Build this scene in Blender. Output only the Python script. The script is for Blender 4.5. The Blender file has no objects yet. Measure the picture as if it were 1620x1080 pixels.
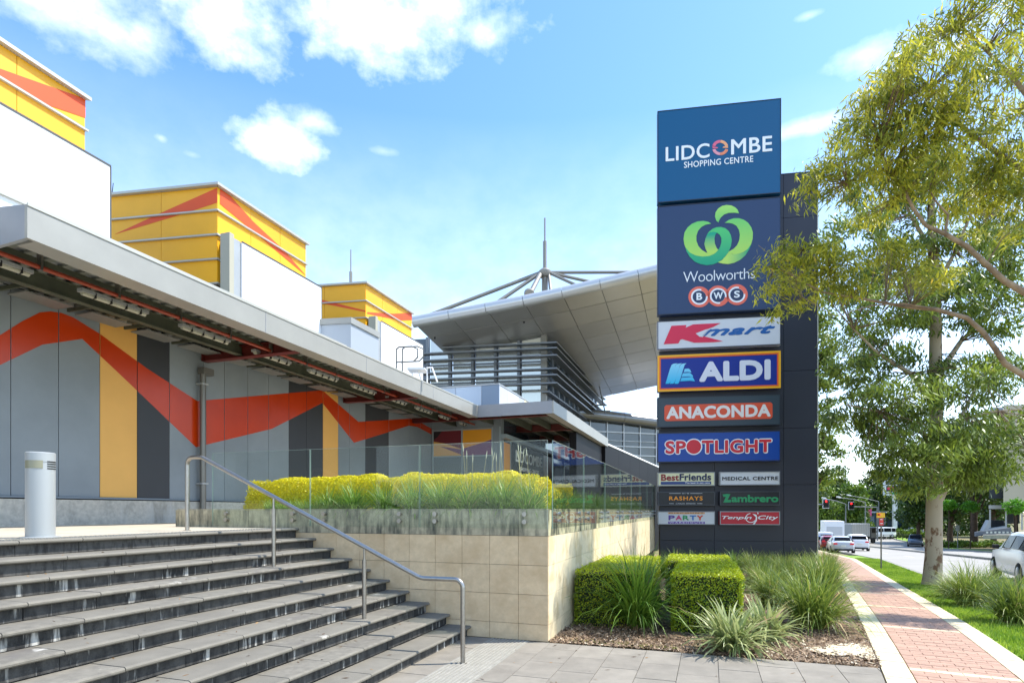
import bpy, bmesh, math, random
import numpy as np
from mathutils import Vector, Matrix
random.seed(7); rng = np.random.default_rng(11)
SC = bpy.context.scene
COL = SC.collection
R_ = math.radians

# ------------------------------------------------------------------ camera
EYE = 1.65
F = 916.0                                   # focal length in photo pixels (1620 wide)
cam_d = bpy.data.cameras.new('camera')
cam = bpy.data.objects.new('camera', cam_d); COL.objects.link(cam)
cam.location = (0, 0, EYE); cam.rotation_euler = (R_(90), 0, 0)
cam_d.sensor_width = 36.0; cam_d.lens = F / 1620 * 36.0
cam_d.shift_y = 266.0 / 1620.0
cam_d.clip_start = 0.1; cam_d.clip_end = 3000
SC.camera = cam

# ------------------------------------------------------------------ sky and sun
SUN_AZ, SUN_EL = 84.0, 57.0                 # degrees from +Y towards +X
world = bpy.data.worlds.new('World'); SC.world = world; world.use_nodes = True
def build_world():
    nt = world.node_tree; N = nt.nodes; L = nt.links; N.clear()
    def nd(t, **k):
        n = N.new(t)
        for a, b in k.items(): setattr(n, a, b)
        return n
    def m(op, a, b=None, c=None, clamp=False):
        n = nd('ShaderNodeMath', operation=op, use_clamp=clamp)
        for i, v in enumerate((a, b, c)):
            if v is None: continue
            if isinstance(v, (int, float)): n.inputs[i].default_value = v
            else: L.new(v, n.inputs[i])
        return n.outputs[0]
    sky = nd('ShaderNodeTexSky', sky_type='NISHITA', sun_disc=False)
    sky.sun_elevation = R_(SUN_EL); sky.sun_rotation = R_(SUN_AZ)
    sky.air_density = 1.0; sky.dust_density = 0.6; sky.ozone_density = 2.2
    hs = nd('ShaderNodeHueSaturation'); hs.inputs['Saturation'].default_value = 1.12
    hs.inputs['Value'].default_value = 1.0
    tint = nd('ShaderNodeMix', data_type='RGBA', blend_type='MULTIPLY'); tint.inputs['Factor'].default_value = 1.0
    tint.inputs['B'].default_value = (1.02, 1.11, 1.16, 1); L.new(sky.outputs[0], tint.inputs['A']); L.new(tint.outputs['Result'], hs.inputs['Color'])
    tc = nd('ShaderNodeTexCoord'); sep = nd('ShaderNodeSeparateXYZ')
    L.new(tc.outputs['Generated'], sep.inputs[0])
    X, Y, Z = sep.outputs
    az = m('ARCTAN2', X, Y)                                   # azimuth from +Y
    hz = m('SQRT', m('ADD', m('MULTIPLY', X, X), m('MULTIPLY', Y, Y)))
    el = m('ARCTAN2', Z, hz)
    comb = nd('ShaderNodeCombineXYZ'); L.new(az, comb.inputs[0]); L.new(m('MULTIPLY', el, 1.5), comb.inputs[1])
    n1 = nd('ShaderNodeTexNoise'); L.new(comb.outputs[0], n1.inputs['Vector'])
    n1.inputs['Scale'].default_value = 5.5; n1.inputs['Detail'].default_value = 9; n1.inputs['Roughness'].default_value = 0.58
    n2 = nd('ShaderNodeTexNoise'); L.new(comb.outputs[0], n2.inputs['Vector'])
    n2.inputs['Scale'].default_value = 16; n2.inputs['Detail'].default_value = 8; n2.inputs['Roughness'].default_value = 0.6
    nn = m('ADD', m('MULTIPLY', m('SUBTRACT', n1.outputs[0], 0.5), 2.3), m('MULTIPLY', m('SUBTRACT', n2.outputs[0], 0.5), 1.3))
    # clouds: azimuth, elevation (deg), half sizes (deg), strength; some in front, others round the rest of the sky
    total = None
    for (ca, ce, ra, re, st) in CLOUDS:
        dx = m('DIVIDE', m('SUBTRACT', az, R_(ca)), R_(ra))
        dy = m('DIVIDE', m('SUBTRACT', el, R_(ce)), R_(re))
        r = m('SQRT', m('ADD', m('MULTIPLY', dx, dx), m('MULTIPLY', dy, dy)))
        v = m('MULTIPLY', m('ADD', m('SUBTRACT', 1.0, r), nn), .8, clamp=True)
        v = m('MULTIPLY', m('SMOOTH_MIN', v, 1.0, 0.3), st)
        total = v if total is None else m('MAXIMUM', total, v)
    # thin veil low over the horizon
    veil = m('MULTIPLY', m('SUBTRACT', 1.0, m('DIVIDE', el, R_(34)), clamp=True), m('ADD', 0.56, m('MULTIPLY', m('SUBTRACT', n1.outputs[0], 0.5), 0.7)), clamp=True)
    total = m('MAXIMUM', total, veil, clamp=True)
    mix = nd('ShaderNodeMix', data_type='RGBA')
    L.new(total, mix.inputs['Factor']); L.new(hs.outputs[0], mix.inputs['A'])
    cc = nd('ShaderNodeMix', data_type='RGBA'); cc.inputs['A'].default_value = (5.2, 5.9, 6.9, 1); cc.inputs['B'].default_value = (7.4, 7.7, 8.0, 1)
    L.new(m('MULTIPLY_ADD', m('SUBTRACT', n2.outputs[0], 0.5), 3.0, 0.6, clamp=True), cc.inputs['Factor']); L.new(cc.outputs['Result'], mix.inputs['B'])
    bg = nd('ShaderNodeBackground'); bg.inputs['Strength'].default_value = 0.15
    L.new(mix.outputs['Result'], bg.inputs['Color'])
    out = nd('ShaderNodeOutputWorld'); L.new(bg.outputs[0], out.inputs[0])
def pd(x, y):                                # photo pixel -> (azimuth, elevation) in degrees
    u = (x - 810) / F; v = (806 - y) / F
    return (math.degrees(math.atan(u)), math.degrees(math.atan2(v, math.hypot(1, u))))
CLOUDS = []
for (x, y, ra, re, st) in [(440, 222, 5.2, 2.4, 1.0), (500, 195, 3.6, 1.3, .6), (370, 35, 6.5, 3.0, .9), (560, 25, 10, 3.8, 1.0), (765, 48, 6, 1.9, .75),
                           (700, 5, 7, 3.6, .9), (90, 0, 10, 3.2, .65), (1275, 200, 4.0, .8, .5), (1370, 85, 3, 1.1, .5), (1280, 25, 1.2, .3, .3),
                           (610, 240, 2.4, .5, .25), (255, 218, .8, .4, .4), (305, 245, 1.8, .6, .25), (1500, 60, 5, 1.6, .45), (775, 380, 1.6, .5, .25),
                           (1380, 620, 12, 3.0, .5), (1590, 560, 6, 4.0, .5)]:
    a, e = pd(x, y); CLOUDS.append((a, e, ra, re, st))
for (a, e, ra, re) in [(-120, 30, 22, 9), (-80, 45, 14, 6), (110, 28, 20, 8), (75, 38, 12, 5), (165, 35, 26, 9), (-160, 48, 18, 7), (-60, 18, 9, 3)]:
    CLOUDS.append((a, e, ra, re, .9))
build_world()
sun_d = bpy.data.lights.new('sun', 'SUN'); sun = bpy.data.objects.new('sun', sun_d); COL.objects.link(sun)
sun_d.energy = 3.5; sun_d.angle = R_(0.5); sun_d.color = (1.0, 0.965, 0.90)
sv = Vector((math.sin(R_(SUN_AZ)) * math.cos(R_(SUN_EL)), math.cos(R_(SUN_AZ)) * math.cos(R_(SUN_EL)), math.sin(R_(SUN_EL))))
sun.rotation_euler = sv.to_track_quat('Z', 'Y').to_euler()
SC.view_settings.view_transform = 'Standard'; SC.view_settings.look = 'None'
SC.view_settings.gamma = 1.0; SC.view_settings.exposure = 1.1
SC.view_settings.use_curve_mapping = False

# ------------------------------------------------------------------ places
CX, CY = 0.45, 7.23                          # outer corner of the planter wall
RD = Vector((.3233, .9463, 0)); ED = Vector((.9463, -.3233, 0))   # the plaza's two directions
MD = Vector((.9874, -.158, 0)); MN = Vector((-.158, -.9874, 0))   # the shop fronts' direction and their normal
DD = Vector((.465, .885, 0)).normalized(); ND = Vector((.885, -.465, 0)).normalized()     # along and across the street
def W(a, b, z=0.0): return Vector((CX, CY, z)) + RD * a - ED * b
def tx(x): return (x - 810) / F
def at(x, y, Y): return Vector((tx(x) * Y, Y, EYE + (806 - y) / F * Y))
def a_of(x, b):                              # where the sight line of column x meets the plane b
    p = W(0, b); t = tx(x); return (t * p.y - p.x) / (RD.x - t * RD.y)
def b_of(x, a):
    p = W(a, 0); t = tx(x); return (p.x - t * p.y) / (ED.x - t * ED.y)
def zat(y, Y): return EYE + (806 - y) / F * Y
def on_b(x, y, b):
    a = a_of(x, b); p = W(a, b); return a, zat(y, p.y)
def H(s):
    if s < 7: return 0.0
    if s < 12: q = (s - 7) / 5; return -.04 * 5 * q * q * .5 - 0.0
    if s < 92: return -.1 - .04 * (s - 12)
    return -.1 - .04 * 80 - .04 * 4 * (1 - math.exp(-(s - 92) / 4)) 
def off(s): return -.085 * max(0, s - 38) if s < 120 else -.085 * 82
def ST(s, t, dz=0.0):
    p = DD * s + ND * (t + off(s)); return Vector((p.x, p.y, H(s) + dz))
def gz(x, y): return H(x * DD.x + y * DD.y)

# ------------------------------------------------------------------ helpers
def mw(o):
    m = Matrix.LocRotScale(o.location, o.rotation_euler, o.scale)
    return (mw(o.parent) @ o.matrix_parent_inverse @ m) if o.parent else m
def setparent(o, p):
    o.parent = p; o.matrix_parent_inverse = mw(p).inverted()
def tag(o, label=None, cat=None, group=None, kind=None):
    if label: o['label'] = label
    if cat: o['category'] = cat
    if group: o['group'] = group
    if kind: o['kind'] = kind
    return o
def thing(name, label, cat, loc, group=None, rz=0):
    o = bpy.data.objects.new(name, None); COL.objects.link(o); o.empty_display_size = .2
    o.location = loc; o.rotation_euler = (0, 0, rz)
    return tag(o, label, cat, group)
def place(name, me, parent=None, loc=(0, 0, 0), rz=0, kind=None, label=None):
    o = bpy.data.objects.new(name, me); COL.objects.link(o)
    o.location = loc; o.rotation_euler = (0, 0, rz)
    if parent is not None: setparent(o, parent)
    if kind: o['kind'] = kind
    if label: o['label'] = label
    return o
def copy_tree(o, delta=None, rz=None, parent=None):
    c = o.copy(); COL.objects.link(c)
    if parent is not None: c.parent = parent
    for ch in list(o.children): copy_tree(ch, parent=c)
    return c
class MB:
    def __init__(s): s.v = []; s.f = []; s.m = []; s.u = False
    def add(s, vs, fs, mi=0):
        o = len(s.v); s.v += [tuple(p) for p in vs]; s.f += [tuple(i + o for i in f) for f in fs]; s.m += [mi] * len(fs); return s
    def hexa(s, p, mi=0):                    # 8 corners: bottom loop then top loop
        return s.add(p, [(3, 2, 1, 0), (4, 5, 6, 7), (0, 1, 5, 4), (1, 2, 6, 5), (2, 3, 7, 6), (3, 0, 4, 7)], mi)
    def box(s, o, ux, uy, uz, mi=0):
        o = Vector(o); ux = Vector(ux); uy = Vector(uy); uz = Vector(uz)
        return s.hexa([o, o + ux, o + ux + uy, o + uy, o + uz, o + ux + uz, o + ux + uy + uz, o + uy + uz], mi)
    def abox(s, a0, a1, b0, b1, z0, z1, mi=0):
        return s.hexa([W(a0, b0, z0), W(a0, b1, z0), W(a1, b1, z0), W(a1, b0, z0), W(a0, b0, z1), W(a0, b1, z1), W(a1, b1, z1), W(a1, b0, z1)], mi)
    def cbox(s, c, sx, sy, sz, mi=0, rz=0):
        c = Vector(c); x = Vector((math.cos(rz), math.sin(rz), 0)); y = Vector((-x.y, x.x, 0))
        return s.box(c - x * sx / 2 - y * sy / 2 - Vector((0, 0, sz / 2)), x * sx, y * sy, (0, 0, sz), mi)
    def prism(s, pts, vec, mi=0):
        n = len(pts); vec = Vector(vec); p = [Vector(q) for q in pts]
        return s.add(p + [q + vec for q in p], [tuple(range(n - 1, -1, -1)), tuple(range(n, 2 * n))] + [(i, (i + 1) % n, (i + 1) % n + n, i + n) for i in range(n)], mi)
    def tube(s, pts, r, n=8, mi=0, cap=True):
        pts = [Vector(p) for p in pts]; rs = r if isinstance(r, (list, tuple)) else [r] * len(pts)
        rings = []; up0 = None
        for i, p in enumerate(pts):
            if i == 0: d = pts[1] - p
            elif i == len(pts) - 1: d = p - pts[i - 1]
            else: d = (pts[i + 1] - p).normalized() + (p - pts[i - 1]).normalized()
            if d.length < 1e-9: d = Vector((0, 0, 1))
            d.normalize()
            if up0 is None:
                ref = Vector((0, 0, 1)) if abs(d.z) < .9 else Vector((1, 0, 0)); x = d.cross(ref).normalized()
            else: x = (up0 - d * up0.dot(d)).normalized()
            up0 = x; y = d.cross(x)
            rings.append([p + (x * math.cos(2 * math.pi * k / n) + y * math.sin(2 * math.pi * k / n)) * rs[i] for k in range(n)])
        vs = [q for rr in rings for q in rr]; fs = []
        for i in range(len(rings) - 1):
            for k in range(n): fs.append((i * n + k, i * n + (k + 1) % n, (i + 1) * n + (k + 1) % n, (i + 1) * n + k))
        if cap: fs.append(tuple(range(n - 1, -1, -1))); fs.append(tuple((len(rings) - 1) * n + k for k in range(n)))
        return s.add(vs, fs, mi)
    def lathe(s, c, prof, n=24, mi=0):       # prof: list of (r, z)
        c = Vector(c); vs = []; fs = []
        for (r, z) in prof:
            for k in range(n): vs.append(c + Vector((r * math.cos(2 * math.pi * k / n), r * math.sin(2 * math.pi * k / n), z)))
        for i in range(len(prof) - 1):
            for k in range(n): fs.append((i * n + k, i * n + (k + 1) % n, (i + 1) * n + (k + 1) % n, (i + 1) * n + k))
        fs.append(tuple(range(n - 1, -1, -1))); fs.append(tuple((len(prof) - 1) * n + k for k in range(n)))
        return s.add(vs, fs, mi)
    def mesh(s, name, mats, smooth=False, fix=True):
        me = bpy.data.meshes.new(name); me.from_pydata(s.v, [], s.f)
        for q in (mats if isinstance(mats, (list, tuple)) else [mats]): me.materials.append(q)
        if any(s.m): me.polygons.foreach_set('material_index', s.m)
        if fix:
            bm = bmesh.new(); bm.from_mesh(me); bmesh.ops.recalc_face_normals(bm, faces=bm.faces); bm.to_mesh(me); bm.free()
        if smooth:
            me.polygons.foreach_set('use_smooth', [True] * len(me.polygons))
            if hasattr(me, 'set_sharp_from_angle'): me.set_sharp_from_angle(angle=R_(40))
        me.update(); return me
    def build(s, name, mats, parent=None, smooth=False, kind=None, label=None, bevel=0, fix=True):
        o = place(name, s.mesh(name, mats, smooth, fix), parent, kind=kind, label=label)
        if bevel:
            b = o.modifiers.new('bevel', 'BEVEL'); b.width = bevel; b.segments = 2; b.limit_method = 'ANGLE'; b.angle_limit = R_(40)
        return o

# ------------------------------------------------------------------ materials
def srgb(h):
    if isinstance(h, str):
        h = h.lstrip('#'); c = [int(h[i:i + 2], 16) / 255 for i in (0, 2, 4)]
        return tuple(x / 12.92 if x <= .04045 else ((x + .055) / 1.055) ** 2.4 for x in c)
    return tuple(h)
MATS = {}
def mat(name, col, rough=.6, metal=0.0, var=0.0, vscale=3.0, col2=None, bump=0.0, bscale=40.0, rnd=0.0, emit=0.0, spec=.5, stretch=(1, 1, 1), detail=6, contrast=(.35, .65)):
    if name in MATS: return MATS[name]
    m = bpy.data.materials.new(name); m.use_nodes = True; nt = m.node_tree; N = nt.nodes; L = nt.links
    b = N['Principled BSDF']; c = srgb(col)
    b.inputs['Base Color'].default_value = (*c, 1); b.inputs['Roughness'].default_value = rough; b.inputs['Metallic'].default_value = metal
    b.inputs['Specular IOR Level'].default_value = spec
    if emit: b.inputs['Emission Color'].default_value = (*c, 1); b.inputs['Emission Strength'].default_value = emit
    if var or col2 or rnd or bump:
        g = N.new('ShaderNodeNewGeometry'); mp = N.new('ShaderNodeMapping'); L.new(g.outputs['Position'], mp.inputs[0]); mp.inputs['Scale'].default_value = stretch
    last = None
    if var or col2:
        no = N.new('ShaderNodeTexNoise'); L.new(mp.outputs[0], no.inputs['Vector']); no.inputs['Scale'].default_value = vscale
        no.inputs['Detail'].default_value = detail; no.inputs['Roughness'].default_value = .62
        cr = N.new('ShaderNodeValToRGB'); L.new(no.outputs[0], cr.inputs[0])
        e = cr.color_ramp.elements; e[0].position, e[1].position = contrast
        c2 = srgb(col2) if col2 else tuple(min(1, x * (1 + var)) for x in c)
        c1 = c if col2 else tuple(x * (1 - var) for x in c)
        e[0].color = (*c1, 1); e[1].color = (*c2, 1); last = cr.outputs[0]
    if rnd:
        oi = N.new('ShaderNodeObjectInfo'); hs = N.new('ShaderNodeHueSaturation'); mr = N.new('ShaderNodeMapRange')
        L.new(oi.outputs['Random'], mr.inputs[0]); mr.inputs[3].default_value = 1 - rnd; mr.inputs[4].default_value = 1 + rnd
        L.new(mr.outputs[0], hs.inputs['Value'])
        if last: L.new(last, hs.inputs['Color'])
        else: hs.inputs['Color'].default_value = (*c, 1)
        last = hs.outputs[0]
    if last: L.new(last, b.inputs['Base Color'])
    if bump:
        n2 = N.new('ShaderNodeTexNoise'); L.new(mp.outputs[0], n2.inputs['Vector']); n2.inputs['Scale'].default_value = bscale; n2.inputs['Detail'].default_value = 4
        bp = N.new('ShaderNodeBump'); bp.inputs['Strength'].default_value = bump; bp.inputs['Distance'].default_value = .01
        L.new(n2.outputs[0], bp.inputs['Height']); L.new(bp.outputs[0], b.inputs['Normal'])
    MATS[name] = m; return m
def stained(name, col, stain, white=None, rough=.8, zs=6.0, hs=28.0, amount=(.5, .62), wamount=(.62, .66), rnd=.05, base_var=.15, bump=.15):
    """stone with vertical run-off streaks; optional white efflorescence"""
    m = mat(name, col, rough, var=base_var, vscale=14, rnd=rnd, bump=bump, bscale=120)
    nt = m.node_tree; N = nt.nodes; L = nt.links; b = N['Principled BSDF']
    src = b.inputs['Base Color'].links[0].from_socket
    g = N.new('ShaderNodeNewGeometry')
    def layer(src, color, sc, amt, sx, seed):
        mp = N.new('ShaderNodeMapping'); L.new(g.outputs['Position'], mp.inputs[0]); mp.inputs['Scale'].default_value = (sx, sx, sc); mp.inputs['Location'].default_value = (seed, seed * .7, seed * 1.3)
        no = N.new('ShaderNodeTexNoise'); L.new(mp.outputs[0], no.inputs['Vector']); no.inputs['Scale'].default_value = 1; no.inputs['Detail'].default_value = 7; no.inputs['Roughness'].default_value = .6
        n0 = N.new('ShaderNodeTexNoise'); L.new(g.outputs['Position'], n0.inputs['Vector']); n0.inputs['Scale'].default_value = 1.7; n0.inputs['Detail'].default_value = 3
        ad = N.new('ShaderNodeMath'); ad.operation = 'MULTIPLY_ADD'; L.new(n0.outputs[0], ad.inputs[0]); ad.inputs[1].default_value = .5; L.new(no.outputs[0], ad.inputs[2])
        mr = N.new('ShaderNodeMapRange'); L.new(ad.outputs[0], mr.inputs[0]); mr.inputs[1].default_value = amt[0] + .25; mr.inputs[2].default_value = amt[1] + .25
        mx = N.new('ShaderNodeMix'); mx.data_type = 'RGBA'; L.new(mr.outputs[0], mx.inputs['Factor']); L.new(src, mx.inputs['A']); mx.inputs['B'].default_value = (*srgb(color), 1)
        return mx.outputs['Result']
    s = layer(src, stain, zs, amount, hs * .4, 3.1)
    if white: s = layer(s, white, zs * .35, wamount, hs * .5, 9.7)
    L.new(s, b.inputs['Base Color']); return m
def leafmat(name, c1, c2, trans=.35, rough=.45, c3=None):
    m = bpy.data.materials.new(name); m.use_nodes = True; nt = m.node_tree; N = nt.nodes; L = nt.links
    b = N['Principled BSDF']; b.inputs['Roughness'].default_value = rough
    at_ = N.new('ShaderNodeAttribute'); at_.attribute_name = 'tone'
    cr = N.new('ShaderNodeValToRGB'); L.new(at_.outputs['Fac'], cr.inputs[0]); e = cr.color_ramp.elements
    e[0].color = (*srgb(c1), 1); e[1].color = (*srgb(c2), 1)
    if c3: q = e.new(.93); q.color = (*srgb(c2), 1); e[2].color = (*srgb(c3), 1)
    L.new(cr.outputs[0], b.inputs['Base Color'])
    tr = N.new('ShaderNodeBsdfTranslucent'); L.new(cr.outputs[0], tr.inputs[0])
    mx = N.new('ShaderNodeMixShader'); mx.inputs[0].default_value = trans
    L.new(b.outputs[0], mx.inputs[1]); L.new(tr.outputs[0], mx.inputs[2]); L.new(mx.outputs[0], N['Material Output'].inputs[0])
    MATS[name] = m; return m
def glassmat(name, tint, trans=.9, rough=.02, ior=1.5, dirt=0.0):
    """thin sheet glass: mostly clear, mirror-like at grazing angles"""
    m = bpy.data.materials.new(name); m.use_nodes = True; nt = m.node_tree; N = nt.nodes; L = nt.links; N.remove(N['Principled BSDF'])
    g = N.new('ShaderNodeBsdfGlossy'); g.inputs['Roughness'].default_value = rough
    t = N.new('ShaderNodeBsdfTransparent'); t.inputs[0].default_value = (*srgb(tint), 1)
    d = N.new('ShaderNodeBsdfDiffuse'); d.inputs[0].default_value = (.5, .56, .52, 1)
    fr = N.new('ShaderNodeFresnel'); ge = N.new('ShaderNodeNewGeometry'); im = N.new('ShaderNodeMapRange'); L.new(ge.outputs['Backfacing'], im.inputs[0]); im.inputs[3].default_value = ior; im.inputs[4].default_value = 1 / ior; L.new(im.outputs[0], fr.inputs[0])
    m1 = N.new('ShaderNodeMixShader'); L.new(fr.outputs[0], m1.inputs[0]); L.new(t.outputs[0], m1.inputs[1]); L.new(g.outputs[0], m1.inputs[2])
    m2 = N.new('ShaderNodeMixShader'); m2.inputs[0].default_value = dirt; L.new(m1.outputs[0], m2.inputs[1]); L.new(d.outputs[0], m2.inputs[2])
    L.new(m2.outputs[0], N['Material Output'].inputs[0]); MATS[name] = m; return m

steel = mat('brushed_steel', (.40, .375, .34), .34, 1.0, var=.08, vscale=30)
galv = mat('galvanised_metal', '#a9acac', .45, .35, var=.06, vscale=2, bump=.05, bscale=6)
fascia_m = mat('painted_fascia', '#9b9a93', .42, .15, var=.05, vscale=1.3, bump=.12, bscale=3)
fascia_d = mat('painted_fascia_shade_joint', '#92959a', .42, .15, var=.05, vscale=1.3)  # shade on the camera-facing canopy ends put into the grey; joints share it
grey_panel = mat('grey_wall_panel', '#7f878c', .42, var=.08, vscale=.9, rnd=.03, spec=.35, bump=.06, bscale=2.5)
char_panel = mat('charcoal_wall_panel', '#3a3c40', .42, var=.06, vscale=.9, rnd=.03, spec=.35)
sand_panel = mat('sand_wall_panel', '#dda858', .45, var=.04, vscale=.9, rnd=.02, spec=.35)
band_m = mat('orange_band_paint', '#b83602', .26, var=.07, vscale=1.2, spec=.5)
yel = mat('yellow_cladding', '#f0ad14', .45, var=.04, vscale=1, rnd=.03)
ora = mat('orange_stripe', '#e0500a', .45, var=.04, vscale=1)
white_p = mat('white_panel', '#ecedee', .5, var=.015, vscale=.8)
flash = mat('pale_flashing', '#b9b7ac', .4, .3)
dark_green = mat('olive_steelwork', '#4b4f40', .6, var=.2, vscale=3)
soffit_m = mat('soffit_sheet', '#80837b', .5, .3, var=.15, vscale=2)
pipe_red = mat('red_sprinkler_pipe', '#8c3318', .4)
beam_red = mat('oxide_red_beam', '#5c1c17', .5, var=.15, vscale=3)
tube_w = mat('fluorescent_diffuser', '#a9a898', .35, var=.1, vscale=8)
concrete = stained('plinth_concrete', '#b5b0a4', '#85827a', '#bdbbb4', zs=2, hs=9, amount=(.5, .8), wamount=(.55, .8), rnd=0)
landing_m = mat('landing_paving', '#b7ac98', .8, var=.1, vscale=3, bump=.2, bscale=150)
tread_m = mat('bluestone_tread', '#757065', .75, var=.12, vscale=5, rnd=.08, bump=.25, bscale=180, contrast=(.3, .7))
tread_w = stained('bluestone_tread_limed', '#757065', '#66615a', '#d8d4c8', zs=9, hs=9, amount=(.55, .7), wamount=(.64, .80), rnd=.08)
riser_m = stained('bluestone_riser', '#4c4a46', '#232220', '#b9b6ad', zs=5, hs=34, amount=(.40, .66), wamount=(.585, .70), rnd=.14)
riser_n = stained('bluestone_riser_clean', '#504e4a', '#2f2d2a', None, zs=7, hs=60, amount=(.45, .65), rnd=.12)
sandstone = stained('sandstone_tile', '#dcc199', '#c6a87f', None, zs=5, hs=9, amount=(.4, .8), rnd=.07, base_var=.07)
sandstone_t = stained('sandstone_tile_top', '#b3a88c', '#4f5045', None, zs=2.6, hs=30, amount=(.42, .74), rnd=.10)
sandstone_s = stained('sandstone_tile_side', '#dccba6', '#cbb78e', None, zs=3, hs=9, amount=(.5, .62), rnd=.05, base_var=.07)
sandstone_st = stained('sandstone_tile_side_top', '#c9bd96', '#5d5a48', None, zs=2.5, hs=26, amount=(.50, .60), rnd=.06)
grout = mat('grout', '#6d6152', .9)
glass = glassmat('balustrade_glass', (.955, .985, .97), dirt=.006, ior=1.32)
glass_side = glassmat('balustrade_glass_side', (.955, .985, .97), dirt=.006, ior=1.5)
glass_s = glassmat('balustrade_glass_edge', (.45, .75, .62), dirt=.45)
paver_m = mat('grey_paver', '#857e72', .8, var=.12, vscale=4, rnd=.08, bump=.3, bscale=160)
joint_m = mat('paver_joint_sand', '#a39c8c', .95, var=.2, vscale=20)
brick_m = mat('salmon_brick_paver', '#ab8975', .85, var=.08, vscale=9, rnd=.07, bump=.3, bscale=150)
cream_m = mat('cream_border_paver', '#d3c5a2', .85, var=.1, vscale=7, rnd=.06, bump=.3, bscale=150)
soil_m = mat('bark_mulch', '#54443a', .95, var=.4, vscale=25, col2='#94795c', bump=.9, bscale=60, contrast=(.35, .7))
sand_soil = mat('dry_sandy_soil', '#9b8464', .95, col2='#d9cfae', vscale=6, bump=.6, bscale=80)
asphalt = mat('pale_road_concrete', '#9a958c', .85, var=.07, vscale=.5, bump=.2, bscale=100, detail=8)
white_line = mat('road_paint', '#dddbd2', .7, var=.1, vscale=8)
kerb_m = mat('kerb_concrete', '#8d8a80', .85, var=.2, vscale=3)
grass_base = mat('lawn_soil', '#6c8a2a', .95, col2='#7f9c30', vscale=3, bump=.6, bscale=70)
dirt_far = mat('verge_earth', '#8b7458', .95, col2='#5f6b34', vscale=.25)
leaf_grass = leafmat('lawn_blades', '#6a8f22', '#b3c548', .4)
leaf_lom = leafmat('strap_leaf_green', '#37621a', '#93b240', .3, c3='#c7b277')
leaf_lomp = leafmat('strap_leaf_olive', '#4c6a26', '#aab650', .3, c3='#cdb57e')
leaf_flax = leafmat('flax_leaf_striped', '#6f8444', '#c9cb8c', .3, c3='#b99c79')
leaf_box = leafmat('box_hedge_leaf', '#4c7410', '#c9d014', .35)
leaf_yel = leafmat('golden_hedge_leaf', '#c9bc06', '#f7e60a', .32)
leaf_euc = leafmat('gum_leaf', '#27420f', '#9cae42', .3, c3='#a59a4a')
leaf_eucy = leafmat('gum_leaf_sunlit', '#48641c', '#d8d044', .5, c3='#d8b04a')
leaf_far = leafmat('distant_leaf', '#22380f', '#587426', .3)
leaf_far2 = leafmat('distant_leaf_bright', '#3c5a14', '#7d9630', .3)
leaf_lol = leafmat('ball_tree_leaf', '#3c7a10', '#76ac28', .35)
bark_m = mat('mottled_gum_bark', '#a3947c', .85, col2='#6b4f36', vscale=5, stretch=(1, 1, .55), bump=.5, bscale=25, contrast=(.56, .63))
bark_b = mat('smooth_pale_bough', '#a38c70', .8, col2='#6f5a45', vscale=4, bump=.4, bscale=25)
bark_d = mat('dark_bark', '#4d3d30', .9, var=.3, vscale=4)
twig_m = mat('twig', '#75604a', .85)
black_m = mat('black_cladding', '#17171b', .6, spec=.2, var=.06, vscale=1)
dark_m = mat('dark_recess', '#121315', .7)
win_glass = mat('dark_window_glass', '#3c4650', .06, .0, spec=1.0, var=.3, vscale=.6)
sky_glass = mat('reflective_window_glass', '#c9c9c0', .12, .75)
silver = mat('silver_composite', '#cfccc8', .36, .7, var=.04, vscale=.4, rnd=.05)
silver_l = mat('silver_rolled_edge', '#c9c9c8', .35, .5)
louvre = mat('louvre_metal', '#74777a', .4, .5)
mast_m = mat('mast_metal', '#8d8980', .5, .4)
# ------------------------------------------------------------------ ground, street, path
def clip_poly(poly, n, c):                   # keep the side where dot(p, n) <= c
    out = []
    for i in range(len(poly)):
        p, q = poly[i], poly[(i + 1) % len(poly)]; dp = p.dot(n) - c; dq = q.dot(n) - c
        if dp <= 0: out.append(p)
        if dp * dq < 0: out.append(p + (q - p) * (dp / (dp - dq)))
    return out
def ground():
    ss = [-60, -20, 0, 5, 7, 8, 9, 10, 11, 12] + list(range(14, 92, 4)) + [92, 94, 97, 101, 106, 120, 200, 500, 1500]
    ts = [-1500, -400, -150, -60, -25, -10, 0, 10, 25, 60, 150, 400, 1500]
    mb = MB(); n = len(ts)
    vs = [DD * s + ND * t + Vector((0, 0, H(s) - .13)) for s in ss for t in ts]
    mb.add(vs, [(i * n + j, (i + 1) * n + j, (i + 1) * n + j + 1, i * n + j + 1) for i in range(len(ss) - 1) for j in range(n - 1)])
    mb.build('ground', dirt_far, kind='structure', fix=False)
ground()
def ribbon(name, m, t0, t1, s0, s1, dz, step=2.0, thick=0, kind='structure', parent=None, f0=None, f1=None):
    ss = list(np.arange(s0, s1, step)) + [s1]; mb = MB(); vs = []
    g0 = f0 or (lambda s: t0); g1 = f1 or (lambda s: t1)
    for s in ss: vs += [ST(s, g0(s), dz), ST(s, g1(s), dz)]
    mb.add(vs, [(2 * i, 2 * i + 1, 2 * i + 3, 2 * i + 2) for i in range(len(ss) - 1)])
    if thick:
        k = len(mb.v); vs2 = [Vector(v) - Vector((0, 0, thick)) for v in vs]
        mb.add(vs2, [])
        mb.f += [(2 * i, 2 * i + 2, k + 2 * i + 2, k + 2 * i) for i in range(len(ss) - 1)] + [(2 * i + 1, k + 2 * i + 1, k + 2 * i + 3, 2 * i + 3) for i in range(len(ss) - 1)] + [(0, k, k + 1, 1)]
        mb.m = [0] * len(mb.f)
    return mb.build(name, m, parent, kind=kind, fix=False)
ribbon('road', asphalt, 3.42, 11.2, -10, 230, -.12)
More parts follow.
